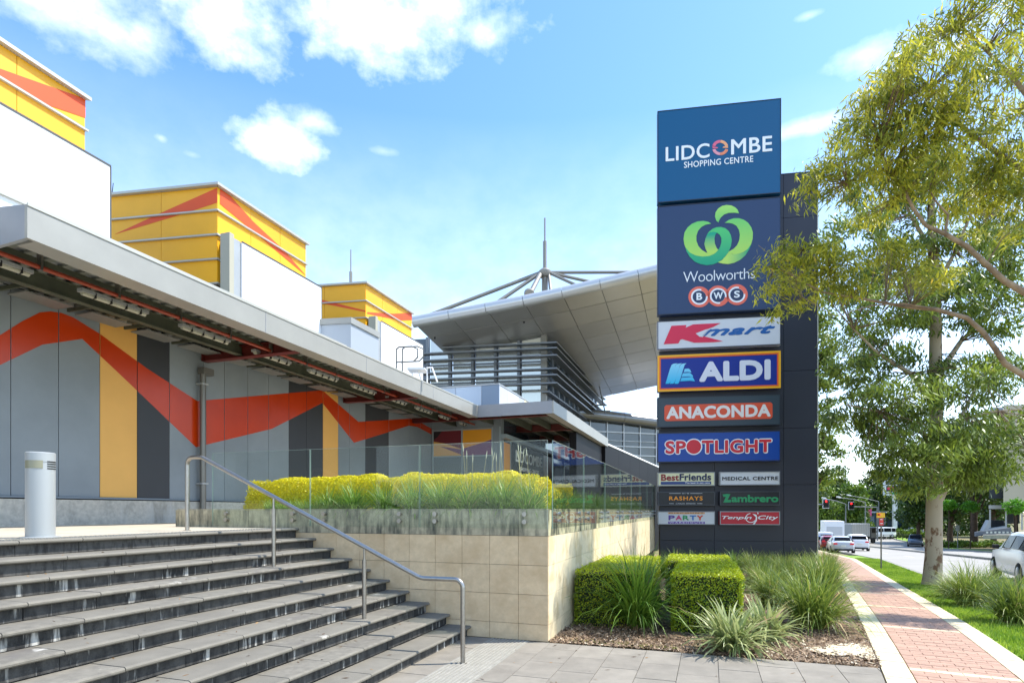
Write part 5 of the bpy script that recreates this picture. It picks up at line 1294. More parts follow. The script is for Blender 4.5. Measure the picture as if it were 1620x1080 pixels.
def gum(name, label, base, trunk, limbs, blobs, n, m, L, bark, g, wr=.2, cl=26, csp=.22, cat='tree', twigs=160, limb_n=8, limb_mat=None):
    t = thing(name, label, cat, base)
    MB().tube([p for p, r in trunk], [r for p, r in trunk], n=16).build('trunk', bark, t, smooth=True)
    for lb in limbs:
        MB().tube([p for p, r in lb], [r for p, r in lb], n=limb_n).build('limb', limb_mat or bark, t, smooth=True)
    V, tone, Cs = leaf_cloud(blobs, n, L, wr, g, cl=cl, csp=csp)
    place('crown', raw_mesh('leaves', V, 4, tone, m), t)
    if twigs:
        nodes = [p for lb in limbs for p, r in lb[1:]] + [p for p, r in trunk[len(trunk) // 2:]]
        na = np.array([list(p) for p in nodes]); tw = MB(); sel = g.choice(len(Cs), min(twigs, len(Cs)), replace=False)
        for i in sel:
            c = Cs[i]; j = np.argmin(((na - c) ** 2).sum(1)); a = Vector(na[j]); b = Vector(c); q = (a + b) / 2 + Vector(g.normal(0, .12, 3)) * (b - a).length * .5
            rr = .004 + .004 * (b - a).length; tw.tube([a, q, b], [rr * 1.6, rr, rr * .4], n=4)
        tw.build('twigs', twig_m, t, kind='stuff')
    return t
def street_trees():
    g = np.random.default_rng(77); Y = 16.9; S = Y / F
    b = gp(1475, 925); dY = b.y
    def p(x, y, dy=0.0): return at(x, y, dY + dy)
    tr = [(Vector((b.x, b.y, b.z - .1)), .28), (p(1475, 912), .225), (p(1477, 880), .205), (p(1478, 800), .19), (p(1479, 720), .18), (p(1481, 640), .165), (p(1480, 560), .15), (p(1480, 480), .13), (p(1476, 400), .12), (p(1473, 330), .09), (p(1476, 260), .05), (p(1480, 200), .02)]
    lim = [[(p(1486, 790), .10), (p(1496, 770, .1), .085), (p(1501, 745, .2), .08), (p(1500, 715, .3), .07), (p(1520, 660, .4), .05), (p(1550, 600, .6), .03)],
           [(p(1480, 640), .10), (p(1440, 590, -.4), .06), (p(1390, 560, -.7), .035), (p(1350, 520, -.9), .02)],
           [(p(1480, 600), .09), (p(1520, 540, .5), .06), (p(1560, 500, .9), .04), (p(1600, 440, 1.2), .02)],
           [(p(1479, 520), .08), (p(1440, 450, .4), .05), (p(1400, 400, .7), .03), (p(1360, 350, .9), .015)],
           [(p(1478, 460), .07), (p(1510, 400, -.4), .045), (p(1540, 330, -.7), .025)],
           [(p(1476, 400), .06), (p(1440, 340, -.2), .04), (p(1420, 290, -.3), .02)],
           [(p(1480, 700), .07), (p(1440, 670, -.5), .045), (p(1390, 650, -.8), .03), (p(1340, 640, -1), .015)],
           [(p(1480, 740), .06), (p(1450, 710, .5), .04), (p(1410, 700, .7), .02)], [(p(1481, 690), .07), (p(1530, 660, -.5), .05), (p(1580, 650, -.8), .03)]]
    B = []
    for (x, y, rx, ry) in [(1395, 300, 70, 48), (1480, 290, 85, 60), (1560, 320, 60, 70), (1350, 372, 48, 32), (1430, 400, 75, 42), (1530, 410, 75, 55), (1600, 400, 40, 60), (1350, 455, 45, 30), (1410, 480, 60, 36), (1500, 480, 70, 45), (1575, 490, 50, 50),
                           (1350, 535, 42, 24), (1400, 560, 55, 26), (1370, 610, 42, 20), (1440, 625, 66, 32), (1520, 600, 60, 40), (1585, 590, 45, 45), (1345, 575, 30, 12), (1345, 660, 30, 18), (1400, 670, 52, 28), (1470, 690, 60, 34), (1540, 690, 62, 40), (1600, 680, 45, 50), (1440, 735, 55, 22), (1400, 708, 40, 18), (1510, 745, 60, 26), (1560, 740, 45, 26), (1450, 770, 28, 12), (1530, 760, 38, 14)]:
        S_ = dY / F; B.append((p(x, y, g.normal(0, .7)), (rx * S_ * .95, 1.1, ry * S_ * .95)))
    gum('gum_tree', 'tall gum tree with mottled bark growing on the lawn between footpath and road', b, tr, lim, B, 46000, leaf_euc, (.12, .22), bark_m, g, wr=.24, cl=36, csp=.145, twigs=420)
    # near tree, trunk just outside the right edge; its boughs reach into view
    Y2 = 9.4
    def q(x, y, dy=0.0): return at(x, y, Y2 + dy)
    bx = 9.6; by = 9.2; bz = gz(bx, by)
    tr = [(Vector((bx, by, bz - .1)), .30), (Vector((bx, by, bz + 1)), .24), (Vector((bx - .05, by, 2.2)), .22), (Vector((bx - .1, by + .1, 4.5)), .19), (Vector((bx - .2, by + .2, 7)), .14), (Vector((bx - .6, by + .2, 9.4)), .09), (Vector((bx - .9, by + .2, 11)), .03)]
    lim = [[(Vector((bx - .03, by, 2.9)), .10), (q(1650, 612), .068), (q(1620, 594), .062), (q(1590, 575), .058), (q(1572, 548), .053), (q(1555, 525), .05), (q(1530, 503), .046), (q(1480, 489), .042), (q(1440, 486), .036), (q(1400, 479), .030), (q(1350, 470), .022), (q(1300, 462), .016), (q(1260, 440), .012), (q(1225, 420), .008)],
           [(Vector((bx - .1, by, 4.2)), .11), (q(1660, 480), .075), (q(1620, 462), .068), (q(1590, 445), .06), (q(1560, 418), .055), (q(1530, 390), .05), (q(1495, 370), .044), (q(1465, 357), .038), (q(1445, 330), .034), (q(1432, 304), .028), (q(1412, 275), .02), (q(1390, 235), .012)],
           [(q(1495, 370), .03), (q(1500, 340), .022), (q(1480, 318), .017), (q(1470, 300), .012)],
           [(q(1480, 489), .022), (q(1430, 480, -.1), .016), (q(1380, 483, -.2), .011), (q(1320, 500, -.3), .007), (q(1270, 470, -.3), .005)],
           [(Vector((bx - .15, by + .1, 5.6)), .09), (q(1640, 290), .06), (q(1590, 250), .05), (q(1540, 215), .038), (q(1500, 180), .026), (q(1470, 140), .014)],
           [(Vector((bx - .2, by + .2, 6.6)), .08), (q(1640, 170), .055), (q(1600, 120), .04), (q(1560, 80), .028), (q(1520, 40), .015)],
           [(q(1540, 215), .022), (q(1480, 225), .016), (q(1420, 250), .011), (q(1340, 290), .007)],
           [(q(1350, 470), .012), (q(1310, 430), .009), (q(1270, 395), .006), (q(1235, 385), .004)],
           [(q(1260, 440), .008), (q(1220, 405), .005), (q(1200, 388), .003)]]
    lim = [[(pp, rr_ * (.78 if i else .9)) for i, (pp, rr_) in enumerate(l)] for l in lim]
    B = []; S2 = Y2 / F
    for (x, y, rx, ry) in [(1500, 20, 32, 26), (1560, 30, 50, 45), (1610, 60, 30, 60), (1430, 115, 50, 32), (1490, 140, 52, 44), (1560, 130, 50, 40), (1610, 170, 30, 50), (1380, 165, 36, 34), (1440, 195, 52, 38), (1350, 218, 34, 28), (1400, 240, 46, 30), (1520, 220, 60, 40), (1590, 260, 40, 45), (1310, 262, 24, 14), (1345, 288, 38, 20),
                           (1460, 275, 56, 34), (1540, 300, 50, 40), (1390, 320, 34, 18), (1820, 330, 50, 36), (1760, 420, 40, 30), (1720, -60, 50, 36), (1290, 285, 12, 12), (1600, 340, 30, 40), (1400, 130, 30, 22), (1450, 70, 24, 24)]:
        B.append((q(x, y, g.normal(0, .5)), (rx * S2 * .95, .8, ry * S2 * .95)))
    gum('gum_tree', 'near gum tree with pale boughs and sunlit yellow-green leaves reaching in from the right edge', Vector((bx, by, bz)), tr, lim, B, 21500, leaf_eucy, (.09, .19), bark_b, g, wr=.17, cl=24, csp=.10, twigs=520, limb_n=10)
    near = bpy.data.objects['gum_tree.001']; B = []
    for (x, y, rx, ry) in [(1245, 392, 26, 12), (1225, 418, 22, 10), (1262, 425, 34, 14), (1295, 400, 26, 16), (1300, 440, 36, 14), (1250, 450, 26, 9), (1215, 458, 16, 7), (1240, 487, 16, 6), (1335, 420, 34, 20), (1345, 455, 30, 12), (1275, 478, 20, 6), (1410, 400, 40, 22), (1440, 430, 40, 22), (1480, 440, 30, 16)]:
        B.append((q(x, y, g.normal(0, .25)), (rx * S2, .35, ry * S2)))
    V, tone, Cs = leaf_cloud(B, 4800, (.07, .16), .21, g, droop=.5, cl=10, csp=.09)
    place('spray', raw_mesh('leaves', V, 4, tone, leaf_eucy), near)
    tw = MB(); nodes = [q(1350, 470), q(1300, 462), q(1260, 440), q(1225, 420), q(1310, 430), q(1270, 395), q(1400, 479), q(1440, 486), q(1270, 470, -.3), q(1320, 500, -.3)]; na = np.array([list(v) for v in nodes])
    for c in Cs[::2]:
        j = np.argmin(((na - c) ** 2).sum(1)); a = Vector(na[j]); b = Vector(c); tw.tube([a, (a + b) / 2 + Vector(g.normal(0, .03, 3)), b], [.004, .003, .0015], n=4)
    tw.build('spray_twigs', twig_m, near, kind='stuff')
street_trees()

def far_tree(label, x, ytop, ybase, Y, w, name='tree', m=None, n=2600, group=None, seed=0, trunk_x=None, L=None, bottom=.35, trunk_r=None, zb=None, low=False):
    g = np.random.default_rng(500 + seed); b = at(x, ybase, Y); b.z = gz(b.x, b.y) if zb is None else zb; top = zat(ytop, Y); h = top - b.z; W_ = w / F * Y
    t0 = b if trunk_x is None else Vector((tx(trunk_x) * Y, Y, b.z)); r = trunk_r or h * .018 + .06
    tr = [(t0 - Vector((0, 0, .2)), r * 1.3), (t0 + Vector((0, 0, h * .1)), r), (t0.lerp(b, .5) + Vector((g.normal() * .02 * h, 0, h * .45)), r * .7), (b + Vector((0, 0, h * .85)), r * .2)]
    B = []; nb = 11
    for i in range(nb):
        f = bottom + (1 - bottom) * (i + .5) / nb; k = math.sin(min(1, (1 - f) / (1 - bottom) * .85 + .18) * math.pi * .62); an = i * 2.4
        B.append((b + Vector((math.cos(an) * W_ * .26 * k, math.sin(an) * W_ * .26 * k, h * f - h * .06)), (W_ * .27 * k + .3, W_ * .27 * k + .3, h * .085 + .25)))
    lim = []
    for i in range(5):
        c = B[i * 2][0]; s = tr[1][0].lerp(tr[2][0], .3 + .14 * i); lim.append([(s, r * .5), (s.lerp(c, .5) + Vector((0, 0, -.02 * h)), r * .32), (c, r * .12)])
    ll = L or (Y * .0035, Y * .0065)
    return gum(name, label, b, tr, lim, B, n, m or leaf_far, ll, bark_d, g, wr=.55, cl=30, csp=Y * .0052, twigs=0, limb_n=6)
def background_trees():
    far_tree('slender gum rising just behind the right side of the pylon', 1297, 440, 880, 34, 64, n=8000, m=leaf_euc, seed=1, L=(.14, .26), bottom=.36, name='gum_tree', trunk_x=1262)
    far_tree('tall dark green tree left of the traffic lights beyond the queue of cars', 1322, 738, 836, 120, 62, seed=2, n=5000, bottom=.12)
    far_tree('rounded bright green tree behind the left traffic light', 1352, 758, 838, 112, 44, seed=3, m=leaf_far2, n=4000, bottom=.15)
    far_tree('broad green tree behind the white truck', 1298, 750, 838, 110, 46, seed=4, m=leaf_far2, n=4000, bottom=.12)
    far_tree('tall tree between the traffic lights and the fuel price sign', 1388, 738, 836, 128, 60, seed=5, n=5000, bottom=.12)
    far_tree('tree with a high crown behind the fuel price sign', 1420, 742, 832, 140, 54, seed=6, n=4500, bottom=.3)
    far_tree('dark tree at the left end of the row behind the small ball trees', 1453, 735, 862, 92, 60, seed=7, n=6000, bottom=.3)
    far_tree('dark tree in the row behind the small ball trees, left of the forked trunk', 1503, 690, 864, 88, 80, seed=8, n=9000, bottom=.3)
    far_tree('dark brown trunked tree standing beside the ramp of the concrete building', 1541, 640, 866, 80, 90, seed=9, n=9000, bottom=.42, trunk_x=1541, trunk_r=.42)
    far_tree('leaning slim trunked tree in front of the beige concrete wall', 1596, 650, 850, 70, 60, seed=10, n=4500, bottom=.62, trunk_x=1608, trunk_r=.22)
    far_tree('dark tree behind the concrete building ramp', 1560, 745, 850, 110, 60, seed=11, n=4500, bottom=.1)
    far_tree('wide dark tree closing the gap behind the gum trunk', 1480, 760, 858, 120, 90, seed=12, n=6000, bottom=.08)
    far_tree('tree far along the road left of the white truck', 1275, 745, 838, 130, 60, seed=13, n=4000, bottom=.1)
    far_tree('bushy tree left of the beige building columns', 1572, 700, 852, 96, 50, seed=14, n=5000, bottom=.35)
    # small clipped ball trees
    for i, (x, l) in enumerate(((1501, 'leftmost small ball tree on the far verge'), (1535, 'middle small ball tree on the far verge'), (1607, 'small ball tree above the roof of the white car at the right edge'))):
        Y = 74 if i < 2 else 60; b = at(x, 860, Y); b.z = gz(b.x, b.y); top = zat((789, 791, 788)[i], Y); g = np.random.default_rng(900 + i)
        t = thing('ball_tree', l, 'small tree', b, 'clipped ball trees on the far verge'); r = (21, 24, 30)[i] / 2 / F * Y; zc = top - r * .8
        MB().tube([b, b + Vector((.04, 0, (zc - b.z) * .6)), Vector((b.x, b.y, zc))], [.07, .05, .03], n=7).build('trunk', bark_d, t, smooth=True)
        V, tone, _ = leaf_cloud([(Vector((b.x, b.y, zc)), (r, r, r * .75))], 1800, (.14, .26), .6, g, droop=.1, cl=12, csp=.13); place('crown', raw_mesh('leaves', V, 4, tone, leaf_lol), t)
    # low planting on far verge and fuel station hedge
    def shrub_row(name, label, x0, x1, y, Y, h, n, m, seed, d=1.2):
        g = np.random.default_rng(seed); P = np.zeros((n, 3)); A = at(x0, y, Y); B_ = at(x1, y, Y * 1.0)
        f = g.random(n); P[:, 0] = A.x + (B_.x - A.x) * f; P[:, 1] = Y + g.random(n) * d; P[:, 2] = [gz(px_, py_) for px_, py_ in P[:, :2]]; bump_ = h * (.75 + .25 * np.sin(f * 23 + seed)); P[:, 2] += g.random(n) ** .5 * bump_
        N_ = g.normal(size=(n, 3)); N_ /= np.linalg.norm(N_, axis=1)[:, None]; V = leaf_quads(P, N_, np.full(n, Y * .0035), .6, g)
        o = place(name, raw_mesh(name, V.reshape(-1, 3), 4, g.random(n), m)); tag(o, label, 'shrubs', kind='stuff')
    shrub_row('verge_planting', 'low green planting along the far verge under the ball trees', 1490, 1640, 860, 77, .9, 5000, leaf_far2, 1, 2)
    shrub_row('station_hedge', 'green hedge along the footpath before the fuel station', 1380, 1470, 838, 105, 1.6, 4000, leaf_far2, 2, 2)
    shrub_row('island_shrubs', 'round bushes behind the truck at the corner', 1335, 1385, 830, 122, 3.0, 3000, leaf_far2, 3, 3)
    shrub_row('distant_woodland', 'mass of distant trees closing the street', 1240, 1640, 838, 170, 12.0, 14000, leaf_far, 4, 20)
background_trees()
# ------------------------------------------------------------------ vehicles
def paint(name, col, rough=.22): return mat(name, col, rough, .0, spec=.8)
car_glass = mat('car_glass', '#0b0d0f', .1, spec=.05); tyre_m = mat('tyre_rubber', '#141414', .85); rim_m = mat('alloy_rim', '#9a9da0', .35, .8)
red_l = mat('tail_light_red', '#b3121a', .3, emit=.25); head_l = mat('head_light', '#dfe4e8', .15); plate_m = mat('number_plate', '#d8d6c4', .5); trim_b = mat('black_trim', '#1a1b1d', .6)
def car(label, col, kind, pos, rz, brake=False, group=None, plate=True):
    """car along local +x; kind: sedan, suv, hatch, van"""
    L, Wd, Hh = {'sedan': (4.6, 1.8, 1.45), 'suv': (4.6, 1.86, 1.68), 'hatch': (4.1, 1.74, 1.48), 'van': (4.9, 1.9, 1.95)}[kind]
    t = thing('parked_car' if False else 'car', label, 'car', pos, group, rz); M = Matrix.Translation(pos) @ Matrix.Rotation(rz, 4, 'Z')
    P = lambda x, y, z: M @ Vector((x, y, z))
    # stations: x, lower z, belt z, top z, half width at belt, half width at top
    h = L / 2; W2 = Wd / 2
    if kind == 'sedan': st = [(-h, .45, .80, .82, .78, .70), (-h + .08, .30, .95, .99, .88, .76), (-h + .55, .24, .98, 1.06, .97, .74), (-h + 1.15, .22, .98, 1.36, 1, .66), (-h + 1.8, .2, .97, 1.45, 1, .66), (-h + 2.6, .2, .95, 1.43, 1, .66), (-h + 3.4, .22, .93, 1.02, 1, .72), (-h + 4.1, .24, .86, .90, .96, .7), (h - .1, .28, .70, .74, .86, .7), (h, .42, .62, .64, .76, .6)]
    elif kind == 'suv': st = [(-h, .5, .95, 1.0, .82, .72), (-h + .08, .34, 1.02, 1.18, .92, .76), (-h + .45, .26, 1.05, 1.56, .98, .70), (-h + .9, .24, 1.06, 1.66, 1, .70), (-h + 1.8, .23, 1.05, 1.68, 1, .71), (-h + 2.7, .23, 1.03, 1.64, 1, .70), (-h + 3.45, .25, 1.0, 1.10, 1, .76), (-h + 4.1, .27, .94, .99, .97, .74), (h - .1, .3, .78, .84, .88, .72), (h, .45, .7, .72, .78, .62)]
    elif kind == 'van': st = [(-h, .5, 1.0, 1.8, .9, .82), (-h + .08, .34, 1.05, 1.92, .97, .82), (-h + .9, .26, 1.06, 1.95, 1, .83), (-h + 2.4, .24, 1.06, 1.95, 1, .83), (-h + 3.4, .24, 1.05, 1.9, 1, .8), (-h + 4.1, .26, 1.02, 1.2, .98, .8), (h - .1, .3, .85, .95, .9, .75), (h, .45, .75, .8, .8, .65)]
    else: st = [(-h, .5, .9, .95, .82, .72), (-h + .08, .34, .98, 1.15, .92, .74), (-h + .45, .26, 1.0, 1.38, .98, .68), (-h + 1.0, .24, 1.0, 1.47, 1, .68), (-h + 1.7, .23, .99, 1.48, 1, .68), (-h + 2.4, .23, .97, 1.42, 1, .68), (-h + 3.05, .25, .94, 1.03, 1, .74), (-h + 3.6, .27, .86, .91, .96, .72), (h - .1, .3, .72, .76, .86, .7), (h, .42, .64, .66, .76, .6)]
    body = MB(); rings = []
    for (x, z0, zb, zt, wb, wt) in st:
        wb *= W2; wt *= W2; rings.append([(x, wb * .92, z0), (x, wb, z0 + .12), (x, wb * 1.0, (z0 + zb) / 2), (x, wb * .965, zb), (x, wt, zt - .05), (x, wt * .8, zt), (x, 0, zt + .015)])
    n = 7; vs = []
    for r in rings: vs += [P(*q) for q in r] + [P(q[0], -q[1], q[2]) for q in reversed(r[:-1])]
    k = 13; fs = [(i * k + j, (i + 1) * k + j, (i + 1) * k + (j + 1) % k, i * k + (j + 1) % k) for i in range(len(st) - 1) for j in range(k)]
    fs += [tuple(range(k)), tuple((len(st) - 1) * k + j for j in reversed(range(k)))]
    body.add(vs, fs); bd = body.build('body', paint('car_paint_' + col.strip('#'), col), t, smooth=True)
    # glass following the body between belt and roof
    def lerp3(a, b, f): return [a[i] + (b[i] - a[i]) * f for i in range(3)]
    def R(i, j):
        return rings[i][j]
    gl0 = next(i for i, s in enumerate(st) if s[3] - s[2] > .25); gl1 = max(i for i, s in enumerate(st) if s[3] - s[2] > .25)
    for sy in (1, -1):
        for i in range(gl0 - (0 if kind == 'van' else 1), gl1 + 1):
            if i < 0 or i + 1 >= len(st): continue
            a0, a1, b0, b1 = R(i, 3), R(i, 4), R(i + 1, 3), R(i + 1, 4)
            f0 = .06 if i > gl0 - 1 else .35; f1 = .94 if i < gl1 else .62
            if i == gl0 - 1: f0 = .45
            q = []
            for f, g_ in ((f0, .12), (f1, .12), (f1, .86), (f0, .86)):
                lo = lerp3(a0, b0, f); hi = lerp3(a1, b1, f); v = lerp3(lo, hi, g_)
                if (i == gl1 and f > .5) or (i == gl0 - 1 and f < .5): v = lerp3(lo, hi, g_ if g_ < .5 else .62)
                q.append(P(v[0], (v[1] + .022) * sy, v[2] + .006))
            MB().prism(q, (P(0, .012 * sy, 0) - P(0, 0, 0))).build('side_window', car_glass, bd)
    def cross(i, f0, f1, name, fy=.93):
        a, b = rings[i], rings[i + 1]
        lo = lerp3(a[5], b[5], f0); hi = lerp3(a[5], b[5], f1); wl = lerp3(a[4], b[4], f0)[1] * fy; wh = lerp3(a[4], b[4], f1)[1] * fy
        q = [P(lo[0], wl, lo[2] - .0), P(lo[0], -wl, lo[2] - .0), P(hi[0], -wh, hi[2]), P(hi[0], wh, hi[2])]; nrm = (q[1] - q[0]).cross(q[3] - q[0]).normalized(); nrm = nrm if nrm.z > 0 else -nrm
        MB().prism([v + nrm * .022 for v in q], nrm * .014).build(name, car_glass, bd)
    cross(gl1, .08, .93, 'windscreen'); 
    if kind == 'van':
        q = [P(-h - .02, y, z) for y, z in ((.62 * W2, 1.15), (-.62 * W2, 1.15), (-.6 * W2, 1.7), (.6 * W2, 1.7))]; MB().prism(q, P(-.02, 0, 0) - P(0, 0, 0)).build('rear_window', car_glass, bd)
    else: cross(gl0 - 1, .12, .92, 'rear_window')
    for x in (-h + .82, h - .85):
        for sy in (1, -1):
            r = .33 if kind in ('sedan', 'hatch') else .36; c = P(x, sy * (W2 - .09), r); ax = (P(0, sy, 0) - P(0, 0, 0))
            w = MB().tube([c - ax * .11, c - ax * .09, c + ax * .085, c + ax * .11], [r * .93, r, r, r * .9], n=20).build('wheel', tyre_m, t, smooth=True)
            MB().tube([c + ax * .105, c + ax * .122], [r * .66, r * .6], n=12).build('rim', rim_m, w, smooth=True)
            MB().tube([c - ax * .02 , c + ax * .045], [r * 1.16, r * 1.16], n=20).build('wheel_arch', trim_b, bd)
    for sy in (1, -1):
        zt = .80 if kind == 'sedan' else .92
        MB().prism([P(-h + .02, sy * W2 * .5, zt), P(-h + .02, sy * W2 * .84, zt), P(-h + .02, sy * W2 * .84, zt + .14), P(-h + .02, sy * W2 * .55, zt + .13)], P(-.05, 0, 0) - P(0, 0, 0)).build('tail_light', red_l, bd)
        MB().prism([P(h - .12, sy * W2 * .5, .62), P(h - .16, sy * W2 * .86, .64), P(h - .2, sy * W2 * .88, .78), P(h - .12, sy * W2 * .52, .75)], P(.10, 0, 0) - P(0, 0, 0)).build('head_light', head_l, bd)
        MB().cbox(P(h - (1.62 if kind != 'van' else 1.1), sy * (W2 + .10), 1.02 if kind != 'suv' else 1.12), .10, .2, .14, rz=rz).build('wing_mirror', trim_b if col != '#e4e5e6' else trim_b, bd, bevel=.03)
    MB().cbox(P(-h - .01, 0, .70 if kind == 'sedan' else .78), .03, .38, .11, rz=rz).build('number_plate', plate_m, bd)
    MB().cbox(P(-h + .0, 0, .36), .10, Wd * .78, .16, rz=rz).build('bumper', trim_b, bd); MB().cbox(P(h + .0, 0, .45), .06, Wd * .55, .2, rz=rz).build('grille', trim_b, bd)
    return t
AWAY = math.atan2(DD.y, DD.x)
bend = AWAY + .085
def at_g(x, Y, dz=-.12):
    X = tx(x) * Y; return Vector((X, Y, gz(X, Y) + dz))
def traffic():
    s0 = ST(25.2, 6.6); c = Vector((s0.x, s0.y, gz(s0.x, s0.y) - .12)); car('white SUV passing close by at the right edge, black mirror and side windows', '#e4e5e6', 'suv', c, AWAY)
    car('silver sedan with red tail lights, nearest car of the queue by the kerb', '#b9bcbe', 'sedan', at_g(1329, 51), bend)
    car('white SUV stopped beside the silver sedan in the outer lane', '#dfe0e0', 'suv', at_g(1354, 59), bend)
    car('red hatchback in the queue, half hidden ahead of the silver sedan', '#8f1a1e', 'hatch', at_g(1310, 58), bend)
    car('dark blue hatchback in the queue at the kerb', '#27355a', 'hatch', at_g(1300.5, 60), bend)
    car('white van at the left edge of the queue, beside the pylon', '#d9dadb', 'van', at_g(1303, 72), bend)
    car('grey sedan farther up the queue', '#8d9194', 'sedan', at_g(1338, 70), bend)
    car('pale sedan ahead of the white SUV', '#c9cbcc', 'sedan', at_g(1322, 70), bend)
    car('dark grey SUV coming towards the camera on the far carriageway', '#3a4148', 'suv', at_g(1448, 83), AWAY + math.pi - .12)
    car('white van turning at the side street corner behind the bus stop sign', '#e0e1e1', 'van', at_g(1392, 104, 0.05), R_(185))
    car('white car on the fuel station forecourt', '#d9dbdc', 'sedan', at_g(1440, 118, .05), R_(175))
    # two trucks
    p = at_g(1319, 80); t = thing('box_truck', 'white box truck seen from behind in the queue', 'truck', p, rz=bend); M = Matrix.Translation(p) @ Matrix.Rotation(bend, 4, 'Z'); P = lambda x, y, z: M @ Vector((x, y, z))
    bx = MB().cbox(P(2, 0, 2.25), 5.5, 2.4, 2.5, rz=bend).build('box_body', white_p, t, bevel=.05)
    MB().cbox(P(-.76, 0, 1.95), .04, 1.9, 1.6, rz=bend).build('roller_door', mat('roller_door', '#c5c7c8', .5, bump=.6, bscale=6, stretch=(.01, .01, 8)), bx)
    MB().cbox(P(2, 0, .85), 5.6, 2.2, .25, rz=bend).build('chassis', trim_b, t); MB().cbox(P(5.6, 0, 1.5), 1.5, 2.2, 1.6, rz=bend).build('cab', white_p, t, bevel=.15)
    for x in (0, 5.2):
        for sy in (1, -1):
            c = P(x, sy * 1.0, .45); ax = P(0, sy, 0) - P(0, 0, 0); MB().tube([c - ax * .15, c + ax * .13], .45, n=16).build('wheel', tyre_m, t)
    for sy in (1, -1): MB().cbox(P(-.8, sy * 1.0, .82), .05, .25, .12, rz=bend).build('tail_light', red_l, t)
    p = at_g(1353, 90); r2 = bend + .5; t = thing('container_truck', 'grey sided truck with its dark cab turning across the junction', 'truck', p, rz=r2); M = Matrix.Translation(p) @ Matrix.Rotation(r2 - 1.2, 4, 'Z')
    rz = r2 - 1.2; bx = MB().cbox(P(-.5, 0, 2.1), 4.6, 2.4, 2.0, rz=rz).build('load_body', mat('truck_grey', '#8c9090', .5, bump=.6, bscale=5), t, bevel=.04)
    for i in range(8): MB().cbox(P(-2.5 + i * .57, -1.21, 2.1), .06, .04, 1.9, rz=rz).build('side_rib', mat('rib_grey', '#a4a7a6', .5), bx)
    cb = MB().cbox(P(2.9, 0, 1.6), 1.7, 2.2, 1.9, rz=rz).build('cab', mat('cab_dark', '#2c3034', .3), t, bevel=.2); MB().cbox(P(3.76, 0, 2.0), .03, 1.9, .8, rz=rz).build('windscreen', car_glass, cb); MB().cbox(P(2.9, -1.11, 2.0), .9, .03, .7, rz=rz).build('side_window', car_glass, cb)
    MB().cbox(P(.6, 0, .8), 6.2, 2.1, .25, rz=rz).build('chassis', trim_b, t)
    for x in (-1.8, 2.9):
        for sy in (1, -1):
            c = P(x, sy * 1.0, .45); ax = P(0, sy, 0) - P(0, 0, 0); MB().tube([c - ax * .15, c + ax * .13], .45, n=16).build('wheel', tyre_m, t)
traffic()

